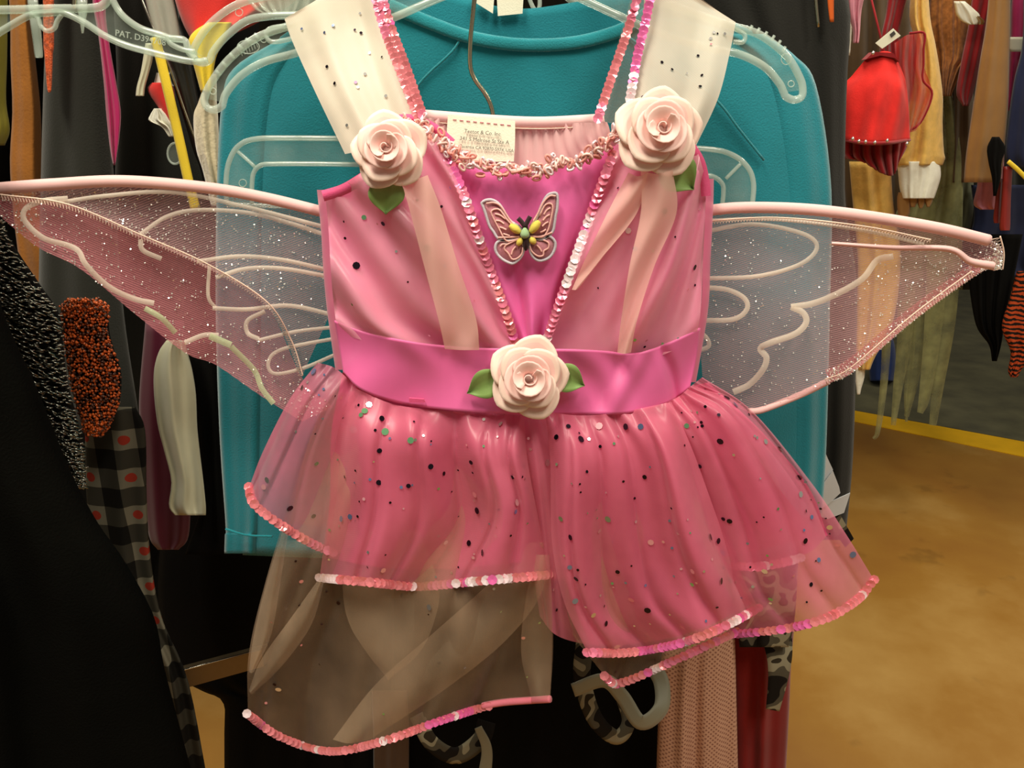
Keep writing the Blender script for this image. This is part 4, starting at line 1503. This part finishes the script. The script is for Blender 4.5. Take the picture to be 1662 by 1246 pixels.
gar('yellow_costume', 'olive yellow costume beside the brown suede garment', 'costume',
    [(-280, -90, -40), (-120, -100, 8), (60, -100, 12), (160, -100, 10), (210, -100, 16), (236, -100, 8)], 1.10, .05, 'olive_cloth', nf=3, seed=1)
gar('suede_garment', 'brown suede garment hanging left of the long black dresses', 'garment',
    [(-290, 10, 40), (-120, 6, 56), (20, 16, 50), (100, 17, 58), (180, 20, 66), (260, 16, 68), (330, 20, 72), (400, 28, 96), (480, 40, 104), (520, 60, 104)],
    1.03, .05, 'brown_suede', nf=1.4, amp=.005, seed=2)
gar('glitter_scarf', 'narrow orange glitter scarf between brown suede and black dress', 'scarf',
    [(-250, 68, 84), (40, 70, 88), (90, 72, 86), (140, 76, 84), (150, 78, 82)], 0.90, .012, 'orange_glitter', nf=1, amp=.002, seed=3)
gar('black_dress', 'plain black dress hanging beside the brown suede garment', 'dress',
    [(-290, 90, 150), (-120, 70, 170), (20, 74, 172), (150, 70, 176), (300, 66, 186), (500, 62, 200), (700, 60, 230)], 0.95, .06, 'black_dress', nf=1.6, amp=.003, seed=4)
gar('pink_garment', 'hot pink satin garment wedged between two black dresses', 'garment',
    [(-280, 150, 176), (-100, 146, 186), (0, 150, 172), (60, 160, 176), (130, 168, 188), (180, 172, 196), (220, 176, 194), (250, 180, 190), (268, 184, 187)],
    0.885, .02, 'hot_pink', nf=1.5, amp=.003, seed=5)
gar('black_dress', 'black dress beside the hot pink garment and yellow strap', 'dress',
    [(-290, 200, 250), (-120, 180, 290), (0, 184, 290), (150, 190, 300), (300, 186, 340), (500, 180, 352), (700, 178, 356)], 1.06, .06, 'black_dress', nf=1.6, amp=.004, seed=6)
gar('black_dress', 'black backing cloth added to fill the dark gap behind the beaded sleeve', 'dress',
    [(-280, -100, 420), (0, -130, 420), (500, -130, 420), (800, -100, 380), (1000, 0, 300)], 1.24, .06, 'deep_black', nf=6, amp=.012, seed=7)  # black backing added so the gap between the clothes reads dark
# small pieces hanging around the yellow strap
gar('satin_tube', 'short roll of cream satin piping hanging above the red hat', 'ribbon',
    [(70, 236, 250), (96, 232, 248), (118, 228, 242), (140, 222, 236), (156, 220, 234)], 0.86, .012, 'cream_satin', nf=1, amp=.001, seed=8)
rc = root_of('red_hat', 'red and white hat hanging beside the yellow strap', 'hat', 258, 200, .875)
hull('crown', [(118, 254, 276), (134, 250, 280), (140, 246, 284)], .875, .03, 'white_lace', rc, nf=1, amp=.001, seed=9, nu=18, nv=10)
hull('brim', [(134, 246, 278), (142, 240, 282), (152, 242, 284), (170, 254, 286), (188, 266, 288), (198, 274, 290)], .868, .03, 'red_cloth', rc, nf=1, amp=.001, seed=9, nu=18, nv=14)
gar('lace_scrap', 'scrap of white lace ribbon below the red hat', 'ribbon',
    [(176, 250, 262), (186, 244, 276), (196, 242, 284), (206, 262, 288), (222, 274, 290)], 0.86, .01, 'white_lace', nf=3, amp=.003, seed=10)
bt = root_of('clear_button', 'clear oval plastic disc beside the yellow strap', 'button', 284, 266, .855)
ring_px('button_rim', 284, 249, 12, .855, bt, .0012, 'hanger_rim', 17)
t = np.linspace(0, 2 * PI, 21)[:-1]
prism('button_disc', np.stack([284 + 11 * np.cos(t), 249 + 16 * np.sin(t)], -1), .855, .002, 'hanger_plate', bt)
ys = strip('yellow_strap', [(252, 60), (262, 100), (276, 160), (290, 220), (306, 292), (318, 340)], 15, .84, 'bright_yellow', None, 40, .001, thick=.002)
tag(ys, 'bright yellow flat strap slanting down beside black vinyl bag edge', 'strap')
gb = root_of('garment_bag', 'black vinyl garment bag edge slanting down next to the yellow strap', 'bag', 320, 340, .85)
hull('bag_body', [(-200, 200, 260), (0, 232, 284), (80, 262, 306), (160, 288, 322), (240, 312, 338), (300, 330, 350), (480, 350, 372)], .875, .03, 'vinyl_black', gb, nf=1.2, amp=.002, seed=11)
tube('bag_piping', pxpath([(222, -20), (254, 60), (276, 110), (300, 180), (326, 250), (352, 320)], .842, 30), .0012, 'chrome', gb, 6)
hull('clear_window', [(-60, 226, 268), (0, 236, 282), (40, 246, 290), (66, 254, 294)], .835, .010, 'film', gb, nf=1.5, amp=.002, seed=12, nu=16, nv=10)
gar('fleece_garment', 'cream fleece garment showing between black bag and teal sleeve', 'garment',
    [(120, 338, 352), (165, 322, 352), (190, 314, 354), (240, 318, 356), (280, 330, 358), (340, 344, 366)], 0.83, .04, 'cream_fleece', nf=1.5, amp=.003, seed=13)
gar('red_garment', 'red cloth garment above the curled end of a clear hanger', 'garment',
    [(-240, 250, 480), (-60, 270, 500), (0, 284, 480), (36, 296, 420), (60, 308, 370), (72, 318, 350)], 0.83, .05, 'red_cloth', nf=2, amp=.006, seed=14)
gar('yellow_cloth', 'yellow cloth showing through the curled clear hanger end', 'garment',
    [(36, 338, 376), (50, 316, 372), (66, 306, 366), (90, 310, 352), (120, 318, 346), (150, 326, 344)], 0.80, .02, 'bright_yellow', nf=1, amp=.002, seed=15)
gar('cellophane_bag', 'crinkled clear cellophane wrapping above the left shoulder strap', 'wrapping',
    [(-60, 400, 520), (-10, 398, 520), (12, 410, 510), (24, 430, 490)], 0.735, .02, 'film', nf=7, amp=.004, seed=16)

# --- glittery knit, beaded sleeve, coat in the lower left


def hull_pts(rows, Y, thick, nu, nv, brick=True):
    R = cr(rows, nv)
    for i in range(nv):
        py, xl, xr = R[i]
        for j in range(nu):
            u = (j + (.5 if brick and i % 2 else 0) + .25) / nu
            if u < .98:
                sec = max(0, 1 - (2 * u - 1) ** 2) ** .35
                yield at(xl + (xr - xl) * u, py, Y - sec * thick / 2), u, i


kr = [(-220, -120, -50), (100, -140, -30), (340, -100, 0), (390, -80, 18), (460, -50, 64), (510, -24, 97), (560, 0, 103), (620, 26, 110), (690, 64, 128), (740, 92, 135), (790, 118, 137)]
kn = root_of('knit_jacket', 'chunky black metallic knit jacket below the left wing tip', 'jacket', 60, 790, .645)
hull('knit_body', kr, .648, .04, 'deep_black', kn, nf=2, amp=.002, seed=20)
V, Fc = [], []
for c, u, i in hull_pts([r for r in kr if r[0] >= 340], .645, .042, 20, 70):
    if random.random() < .12:
        continue
    L = random.uniform(.0022, .0034)
    c = c + RNG.normal(0, .0010, 3)
    d = np.array([L, 0, random.uniform(-.9, .3) * L])
    k = len(V)
    v, f = tube_vf([c - d, c + (0, -.0016, 0), c + d], .0007, 4, k)
    V += v; Fc += f
stuff(obj('metallic_stitches', V, Fc, 'lurex', kn))

br_rows = [(486, 112, 160), (496, 100, 175), (510, 99, 176), (540, 102, 178), (570, 106, 186), (600, 110, 196), (630, 116, 197), (660, 124, 192), (690, 134, 180), (706, 142, 164)]
bs2 = root_of('beaded_sleeve', 'sleeve densely covered in orange beads beside metallic knit', 'sleeve', 150, 706, .70)
hull('sleeve_body', br_rows, .70, .03, 'deep_black', bs2, nf=1.5, amp=.001, seed=21)
V, Fc, FM = [], [], []
octv = [(1, 0, 0), (-1, 0, 0), (0, 1, 0), (0, -1, 0), (0, 0, 1), (0, 0, -1)]
octf = [(0, 2, 4), (2, 1, 4), (1, 3, 4), (3, 0, 4), (2, 0, 5), (1, 2, 5), (3, 1, 5), (0, 3, 5)]
for c, u, i in hull_pts(br_rows, .698, .033, 26, 60):
    r = random.uniform(.0010, .0021)
    k = len(V)
    c = c + RNG.normal(0, .0007, 3)
    V += [c + np.array(q) * r for q in octv]
    Fc += [tuple(k + q for q in f) for f in octf]
    FM += [0 if random.random() < .6 else 1] * 8
stuff(obj('beads', V, Fc, None, bs2, mats=['orange_bead', 'dark_bead'], fm=FM))

gar('black_coat', 'heavy black wool coat filling the shadowy corner below the knit jacket', 'coat',
    [(-60, -330, -150), (200, -330, -80), (430, -330, -14), (520, -330, 10), (620, -330, 56), (700, -330, 88), (780, -330, 122), (850, -330, 160), (910, -330, 202), (1000, -330, 250), (1080, -330, 266), (1180, -330, 292), (1400, -330, 350)],
    0.565, .08, 'black_wool', nf=3, amp=.010, seed=22, nu=44, nv=44)
gar('gingham_garment', 'black and white gingham garment with red dots behind black coat', 'garment',
    [(660, 138, 220), (700, 138, 236), (800, 140, 238), (900, 150, 244), (1000, 200, 262), (1100, 250, 304), (1250, 270, 334), (1340, 280, 350)], 0.74, .02, 'gingham_dot', nf=1.5, amp=.004, seed=23)
gar('maroon_shirt', 'dark maroon shirt hem hanging behind the crumpled cream satin', 'shirt',
    [(520, 236, 300), (640, 226, 314), (700, 228, 312), (800, 234, 310), (870, 242, 306), (892, 256, 290)], 0.845, .03, 'maroon_jersey', nf=2, amp=.003, seed=24)
gar('cream_sash', 'crumpled cream satin sash hanging beside the teal sleeve', 'sash',
    [(552, 270, 300), (570, 258, 304), (600, 250, 312), (640, 250, 318), (690, 256, 320), (730, 266, 324), (780, 278, 330), (820, 274, 334), (836, 284, 334)], 0.755, .03, 'cream_satin', nf=1.3, amp=.010, seed=25)
gar('black_trousers', 'black trousers between the cream satin sash and teal sleeve', 'trousers',
    [(380, 300, 360), (560, 300, 362), (700, 320, 366), (820, 324, 372), (900, 300, 400)], 0.79, .03, 'deep_black', nf=1.5, amp=.003, seed=26)
gar('black_trousers', 'wide black trousers behind the sheer lower skirt above the floor gap', 'trousers',
    [(500, 300, 640), (800, 268, 640), (960, 256, 640), (1060, 268, 640), (1104, 300, 640), (1122, 330, 640), (1140, 362, 640), (1200, 364, 640), (1420, 364, 640)], 0.95, .05, 'deep_black', nf=5, amp=.006, seed=27)
gar('black_trousers', 'black trousers hanging behind the camouflage ribbons', 'trousers',
    [(560, 600, 1110), (900, 600, 1110), (1150, 600, 1100), (1420, 610, 1085)], 1.00, .05, 'deep_black', nf=6, amp=.008, seed=28)
gar('brown_strap', 'brown ribbed strap hanging below the sheer champagne skirt', 'strap',
    [(1120, 604, 660), (1150, 604, 662), (1200, 606, 664), (1400, 606, 662)], 0.90, .008, 'dark_strap', nf=2, amp=.002, seed=29)


def ribbon(name, label, pts, width, Y, mat):
    o = strip(name, pts, width, Y, mat, None, 60, .0004, thick=.0008)
    return tag(o, label, 'ribbon')


ribbon('camo_ribbon', 'camouflage ribbon looped below the sequined pink middle panel', [(950, 1040, .02), (945, 1100, .01), (965, 1165, 0), (1000, 1196, 0), (1020, 1170, .01), (1005, 1120, .02)], (30, 20), .82, 'camo')
satin('grey_ribbon', (136, 132, 112), 0.6)
ribbon('satin_ribbon', 'grey satin ribbon twisted in a loop beside lattice print skirt', [(930, 1120, 0), (980, 1104, 0), (1010, 1130, 0), (1040, 1172, -.01), (1072, 1150, .0), (1074, 1110, .02), (1060, 1080, .03)], (22, 26), .80, 'grey_ribbon')
ribbon('camo_ribbon', 'camouflage ribbon loop under the champagne skirt hem', [(676, 1160, .01), (700, 1205, 0), (740, 1226, 0), (780, 1200, .01), (790, 1170, .02)], (24, 30), .83, 'camo')
ribbon('satin_ribbon', 'short grey satin ribbon end beside the camouflage loop', [(776, 1180, .0), (790, 1215, 0), (786, 1262, 0)], (12, 22), .825, 'grey_ribbon')
gar('lattice_skirt', 'dusty pink skirt with small lattice print beside red skirt', 'skirt',
    [(820, 1080, 1190), (1000, 1082, 1192), (1080, 1072, 1194), (1170, 1068, 1196), (1420, 1060, 1202)], 0.88, .05, 'lattice_print', nf=2.6, amp=.006, seed=30)
gar('red_skirt', 'dark red skirt hanging over the stained concrete floor', 'skirt',
    [(820, 1180, 1300), (1000, 1186, 1290), (1080, 1190, 1284), (1170, 1192, 1280), (1420, 1196, 1266)], 0.93, .05, 'dark_red', nf=2, amp=.005, seed=31)
ribbon('camo_ribbon', 'camouflage ribbon hanging in front of the red skirt', [(1240, 960, .03), (1262, 1040, .01), (1264, 1090, 0), (1254, 1152, 0)], (60, 22), .87, 'camo')
gar('camo_garment', 'camouflage garment seen through the right pink hem', 'garment',
    [(760, 1190, 1300), (900, 1196, 1296), (1000, 1196, 1290), (1050, 1200, 1280)], 0.865, .02, 'camo', nf=2, amp=.003, seed=32)
# --- black coat right of the sweater and pale folded ribbon
rcoat = root_of('black_coat', 'long black zipped coat hanging behind the right teal sleeve', 'coat', 1350, 870, .92)
hull('coat_body', [(-180, 1100, 1250), (-90, 1090, 1330), (0, 1120, 1378), (150, 1200, 1374), (330, 1230, 1372), (450, 1236, 1390), (600, 1240, 1389), (750, 1240, 1384), (876, 1240, 1372)],
     0.92, .05, 'black_jersey', rcoat, nf=3, amp=.006, seed=33)
tube('zipper', pxpath([(1322, -60), (1324, 0), (1328, 44)], .885, 10), .0018, 'hook_steel', rcoat, 6)
strip('orange_tab', [(1348, -40), (1348, 0), (1350, 36)], (14, 6), .884, 'orange_bead', rcoat, 12, .001, thick=.001)
satin('pale_ribbon', (204, 206, 210), 0.5)
zr = root_of('satin_ribbon', 'pale grey satin ribbon folded zigzag below the right wing', 'ribbon', 1350, 890, .85)
for k, poly in enumerate(([(1337, 728), (1344, 745), (1352, 762), (1350, 774), (1336, 788), (1330, 780)], [(1336, 786), (1352, 764), (1362, 790), (1364, 800), (1345, 818), (1328, 830), (1326, 806)],
                          [(1326, 812), (1344, 816), (1380, 800), (1370, 832), (1344, 842), (1330, 838)], [(1340, 842), (1362, 832), (1386, 874), (1372, 888), (1362, 874)])):
    prism('ribbon_fold', poly, .850 + (.004, 0, .005, .008)[k], .0012, 'pale_ribbon' if k < 3 else 'camo', zr)

# ================================================================== FAR RACK OF COSTUMES
FY = 2.4
fr = thing('clothes_rack', (2.0, FY, 0.0), 'distant rack carrying red tutu, plush and tunic costumes', 'clothes rack')
tube('hanging_rail', [(0.85, FY, 1.74), (2.9, FY, 1.74)], 0.013, 'chrome', fr, 12)
for x_ in (0.85, 2.9):
    tube('post', [(x_, FY, 0.0), (x_, FY, 1.74)], 0.015, 'chrome', fr, 12)
cloth('tutu_red', (212, 46, 42), 0.95, 0.1, 0.22, 16, 300, 0.6, 0.05)
sheer('tutu_net', (220, 60, 56), 0.7, 0.5, 0.3, cloudy=0.2)
cloth('tutu_dark', (150, 28, 34), 0.9, 0.2)
cloth('tan_plush', (222, 178, 92), 1.0, 0.2, 0.14, 40, 160, 1.0)
cloth('white_plush', (238, 236, 220), 1.0, 0.6, 0.06, 40, 160, 1.0)
cloth('brown_fur', (160, 104, 54), 1.0, 0.15, 0.35, 70, 160, 1.0)
cloth('tunic_brown', (150, 108, 58), 0.9, 0.2, 0.12)
cloth('dark_brown', (84, 64, 40), 0.9, 0.2, 0.15)
cloth('navy_cloth', (34, 40, 70), 0.9)
cloth('rose_cloth', (220, 142, 160), 0.8)
cloth('red_vinyl', (150, 44, 40), 0.35, 0, 0.1, 10, 100, .1, .6)
sheer('green_gauze', (166, 166, 116), 0.72, 0.9, 0.3, cloudy=0.6, spec=0.1)
cloth('grey_green', (104, 104, 80), 0.95)
cloth('blue_tub', (40, 60, 120), 0.7)

# dim garments behind
gar('dark_costume', 'dim dark costume hanging behind the red tutu', 'costume',
    [(-80, 1330, 1460), (0, 1320, 1480), (200, 1320, 1480), (360, 1340, 1470), (420, 1350, 1440)], 2.74, .1, 'dark_brown', nf=4, amp=.02, seed=40)
gar('dark_costume', 'dim dark costume hanging behind the brown tunic', 'costume',
    [(-80, 1540, 1700), (0, 1520, 1760), (200, 1520, 1760), (420, 1540, 1760), (470, 1560, 1760)], 2.80, .1, 'black_dress', nf=5, amp=.02, seed=41)
gar('shiny_dress', 'shiny red dress hanging above the red tutu with paper tag', 'dress',
    [(-85, 1455, 1475), (-40, 1445, 1480), (20, 1438, 1466), (60, 1430, 1460), (120, 1424, 1470)], 2.42, .08, 'tutu_dark', nf=2, amp=.01, seed=42)
gar('pink_outfit', 'small pink and white outfit hung beside the black zipped coat', 'outfit',
    [(-85, 1380, 1400), (-20, 1372, 1404), (20, 1376, 1398), (50, 1384, 1396), (70, 1384, 1394)], 2.3, .06, 'rose_cloth', nf=2, amp=.008, seed=43)
gar('white_outfit', 'white ruffled outfit hanging beside small pink outfit', 'outfit',
    [(-85, 1370, 1384), (-10, 1366, 1386), (30, 1372, 1384), (90, 1368, 1380)], 2.42, .04, 'white_lace', nf=2, amp=.008, seed=44)

tu_ = root_of('red_tutu', 'red net tutu with sequined hem and paper tag', 'tutu', 1432, 288, 2.25)
sheet('net_layer', [
    [(1408, 92), (1424, 86), (1440, 84), (1452, 90)],
    [(1384, 122), (1420, 116), (1450, 116), (1468, 130)],
    [(1362, 152), (1410, 150), (1455, 150), (1474, 180)],
    [(1360, 222), (1400, 232), (1440, 232), (1476, 226)]], 2.140, 'tutu_red', tu_, 50, 40,
    lambda U, V: -.10 * np.sin(PI * U) * V + .008 * V * np.sin(2 * PI * 3.4 * U + 2 * V), .004)
sheet('net_wing', [
    [(1452, 70), (1474, 56), (1500, 54)],
    [(1456, 110), (1476, 104), (1499, 104)],
    [(1464, 150), (1486, 150), (1512, 152)],
    [(1470, 200), (1480, 206), (1490, 206)],
    [(1468, 216), (1474, 217), (1478, 214)]], 2.180, 'tutu_net', tu_, 24, 40, lambda U, V: .02 * np.sin(2 * PI * (2 * U + V)))
tube('net_wing_edge', pxpath([(1476, 54), (1500, 54), (1499, 80), (1499, 104), (1498, 130), (1513, 152), (1496, 196), (1474, 214)], 2.175, 40), .003, 'tutu_dark', tu_, 6)
sheet('underskirt', [
    [(1364, 215), (1400, 222), (1440, 224), (1476, 218)],
    [(1364, 245), (1400, 252), (1440, 252), (1470, 240)],
    [(1368, 256), (1400, 262), (1430, 280), (1450, 284), (1458, 262)]], 2.190, 'tutu_dark', tu_, 40, 16,
    lambda U, V: -.08 * np.sin(PI * U) + .015 * np.sin(2 * PI * 7 * U), .004)
tube('hem_sequins', pxpath([(1360, 224, 0), (1400, 232, -.09), (1440, 232, -.1), (1476, 227, 0)], 2.135, 30), .0045, 'tutu_dark', tu_, 6)
for qx, qy in ((1384, 225), (1394, 229), (1405, 230), (1420, 231), (1440, 228), (1472, 233), (1417, 86)):
    c = at(qx, qy, 2.010)
    tube('hem_sequin', [c + (-.004, 0, 0), c, c + (.004, 0, 0)], [.001, .006, .001], 'foil_silver', tu_, 6)
prism('waist_band', [(1406, 96), (1418, 84), (1450, 86), (1460, 100), (1452, 94), (1430, 90)], 2.120, .03, 'tutu_dark', tu_)
tg = prism('paper_tag', [(1421, 70), (1450, 46), (1462, 58), (1432, 79)], 2.040, .002, 'label_white', tu_)
prism('tag_print', [(1444, 56), (1451, 50), (1454, 55), (1447, 61)], 2.038, .001, 'label_ink', tu_)

pl = root_of('plush_costume', 'tan plush animal costume with white cuffs and brown paws', 'costume', 1490, 590, 2.36)
hull('sleeve', [(-85, 1482, 1502), (-30, 1480, 1506), (30, 1476, 1510), (80, 1488, 1520), (150, 1480, 1530), (200, 1464, 1530), (245, 1454, 1532), (256, 1450, 1534), (268, 1452, 1530)], 2.33, .10, 'tan_plush', pl, nf=2, amp=.012, seed=50)
hull('cuff', [(262, 1456, 1526), (285, 1458, 1527), (305, 1460, 1522), (322, 1464, 1516)], 2.325, .09, 'white_plush', pl, nf=4, amp=.005, seed=51)
for a_, (x0, x1, y1) in enumerate(((1456, 1478, 352), (1474, 1490, 336), (1488, 1502, 338), (1500, 1514, 336))):
    hull('finger', [(312, x0 + 2, x1 - 2), (322, x0, x1), (y1 - 8, x0 + 1, x1 - 1), (y1, x0 + 4, x1 - 5)], 2.32, .035, 'tunic_brown', pl, nf=1, amp=.001, seed=52, nu=12, nv=12)
hull('leg', [(262, 1378, 1446), (330, 1384, 1450), (420, 1392, 1462), (520, 1390, 1450), (580, 1390, 1420), (600, 1392, 1412)], 2.36, .08, 'tan_plush', pl, nf=2.2, amp=.012, seed=53)
hull('foot', [(592, 1388, 1404), (612, 1388, 1403), (630, 1390, 1398), (640, 1391, 1396)], 2.36, .04, 'white_plush', pl, nf=1, amp=.001, seed=54, nu=14, nv=10)

gar('fur_costume', 'shaggy brown fur costume beside the tan plush sleeve', 'costume',
    [(-85, 1520, 1560), (-30, 1512, 1590), (40, 1508, 1596), (90, 1518, 1584), (110, 1522, 1566), (140, 1526, 1550), (156, 1530, 1544)], 2.475, .07, 'brown_fur', nf=5, amp=.012, seed=55)
sk = root_of('silver_mask', 'small silver mask hanging on the shaggy brown costume', 'mask', 1572, 70, 2.33)
hull('mask_face', [(2, 1548, 1566), (14, 1550, 1580), (24, 1552, 1590), (34, 1560, 1590), (40, 1572, 1586)], 2.33, .05, 'white_lace', sk, nf=2, amp=.004, seed=56, nu=20, nv=12)
hull('mask_jaw', [(26, 1582, 1590), (34, 1586, 1598), (40, 1588, 1596)], 2.32, .02, 'hook_steel', sk, nf=1, amp=.001, seed=57, nu=12, nv=8)
gar('red_sleeve', 'glossy red sleeve hanging between fur costume and brown tunic', 'sleeve',
    [(-85, 1590, 1620), (-20, 1580, 1620), (40, 1572, 1604), (100, 1560, 1592), (150, 1552, 1580), (172, 1562, 1572)], 2.41, .05, 'tutu_dark', nf=1.5, amp=.008, seed=58)
gar('brown_skirt', 'dark brown skirt hanging behind white plush cuff', 'skirt',
    [(90, 1530, 1580), (150, 1528, 1580), (230, 1526, 1580), (296, 1522, 1580)], 2.60, .06, 'dark_brown', nf=3, amp=.01, seed=59)
gar('brown_tunic', 'brown cloth tunic hanging beside the glossy red sleeve', 'tunic',
    [(-85, 1605, 1636), (-30, 1606, 1640), (40, 1600, 1640), (100, 1590, 1638), (180, 1578, 1636), (250, 1568, 1630), (296, 1564, 1624)], 2.31, .08, 'tunic_brown', nf=1.5, amp=.006, seed=60)
ragged = root_of('ragged_hand', 'ragged black cloth strip hanging over brown tunic', 'strip', 1614, 320, 2.23)
hull('rag', [(222, 1610, 1622), (240, 1602, 1632), (262, 1604, 1626), (290, 1610, 1624), (318, 1612, 1617)], 2.23, .02, 'deep_black', ragged, nf=2, amp=.004, seed=61, nu=14, nv=14)
gar('pink_skirt', 'pink cloth showing below the hem of brown tunic', 'skirt',
    [(250, 1590, 1630), (300, 1586, 1628), (330, 1580, 1626), (340, 1590, 1624)], 2.44, .06, 'rose_cloth', nf=2, amp=.008, seed=62)
for k, (x0, x1, y0, y1, lab) in enumerate(((1612, 1624, 290, 362, 'shorter shiny red vinyl legging next to pink cloth'), (1622, 1640, 270, 374, 'longer shiny red vinyl legging below navy costume'))):
    gar('vinyl_legging', lab, 'legging',
        [(y0, x0 + 6, x1 + 4), ((y0 + y1) / 2, x0 + 3, x1 + 1), (y1 - 10, x0, x1), (y1, x0 + 1, x1 - 1)], 2.36 - .05 * k, .04, 'red_vinyl', 'red vinyl leggings', nf=1, amp=.002, seed=63 + k)
gar('navy_costume', 'navy blue costume beside the brown tunic', 'costume',
    [(-85, 1660, 1700), (60, 1660, 1760), (130, 1646, 1760), (200, 1636, 1760), (250, 1632, 1760), (272, 1640, 1760)], 2.30, .10, 'navy_cloth', nf=3, amp=.01, seed=65)
st = strip('yellow_strap', [(1636, 262), (1650, 274), (1668, 292)], 7, 2.22, 'bright_yellow', None, 14, .002, thick=.003)
tag(st, 'thin yellow strap at the hem of navy costume', 'strap')
gar('pink_packet', 'hot pink costume in a clear bag above navy costume', 'costume',
    [(-85, 1650, 1680), (0, 1642, 1720), (60, 1640, 1720), (100, 1638, 1700), (180, 1634, 1660)], 2.42, .06, 'hot_pink', nf=2, amp=.01, seed=66)
gar('white_card', 'white card hanger top on the hot pink costume', 'card',
    [(60, 1636, 1700), (72, 1636, 1700), (84, 1637, 1700)], 2.37, .01, 'label_white', nf=1, amp=.001, seed=67, nu=10, nv=6)
gar('navy_costume', 'dark navy costume under the pink cloth', 'costume',
    [(300, 1576, 1720), (360, 1580, 1720), (420, 1560, 1720), (450, 1600, 1720)], 2.62, .06, 'navy_cloth', nf=4, amp=.01, seed=68)
gar('black_costume', 'ragged black costume hanging right of the green gauze', 'costume',
    [(380, 1560, 1660), (430, 1570, 1650), (480, 1575, 1640), (530, 1585, 1630), (560, 1605, 1625), (586, 1610, 1618)], 2.46, .06, 'deep_black', nf=4, amp=.012, seed=69)
gar('striped_costume', 'orange and black striped tiger costume tail', 'costume',
    [(440, 1650, 1700), (480, 1640, 1700), (530, 1626, 1690), (570, 1640, 1680), (600, 1636, 1658), (612, 1640, 1652)], 2.35, .06, 'tiger', nf=2, amp=.006, seed=70)
gar('grey_robe', 'grey green robe above the green gauze strips', 'robe',
    [(280, 1510, 1580), (340, 1500, 1580), (400, 1480, 1570), (470, 1440, 1562)], 2.68, .05, 'grey_green', nf=3, amp=.01, seed=71)
gz = root_of('gauze_costume', 'ragged green gauze strips hanging over the yellow floor line', 'costume', 1500, 720, 2.34)
for k, (rows, w_) in enumerate((
        ([(1440, 430), (1436, 560), (1430, 640), (1424, 700), (1420, 712)], (18, 5)),
        ([(1470, 400), (1466, 540), (1458, 620), (1452, 690)], (34, 8)),
        ([(1500, 400), (1492, 540), (1484, 620), (1474, 676)], (36, 8)),
        ([(1524, 400), (1516, 540), (1504, 640), (1494, 670)], (38, 10)),
        ([(1546, 400), (1540, 520), (1524, 620), (1512, 690)], (36, 12)),
        ([(1480, 420), (1478, 560), (1470, 640), (1468, 684)], (22, 4)),
        ([(1520, 420), (1508, 600), (1500, 650)], (24, 6)))):
    pp = [(x + 3 * math.sin(k + i), y, .02 * (k % 3)) for i, (x, y) in enumerate(rows)]
    strip('gauze_strip', pp, w_, 2.47, 'green_gauze', gz, 40, .01)
hull('gauze_yoke', [(60, 1500, 1530), (250, 1490, 1560), (380, 1440, 1562), (440, 1436, 1560)], 2.575, .03, 'green_gauze', gz, nf=4, amp=.01, seed=72)
gar('cloth_bundle', 'blue cloth bundle on the dark carpet behind green gauze', 'bundle',
    [(540, 1418, 1446), (560, 1412, 1452), (590, 1410, 1454), (618, 1412, 1450)], 3.86, .2, 'blue_tub', nf=2, amp=.006, seed=73)
c_ = at(1436, 88, 2.140)
tube('hanging_loop', [c_, (c_[0], 2.3, 1.6), (c_[0], 2.4, 1.75), (c_[0], 2.43, 1.735)], .003, 'tutu_dark', tu_, 6)
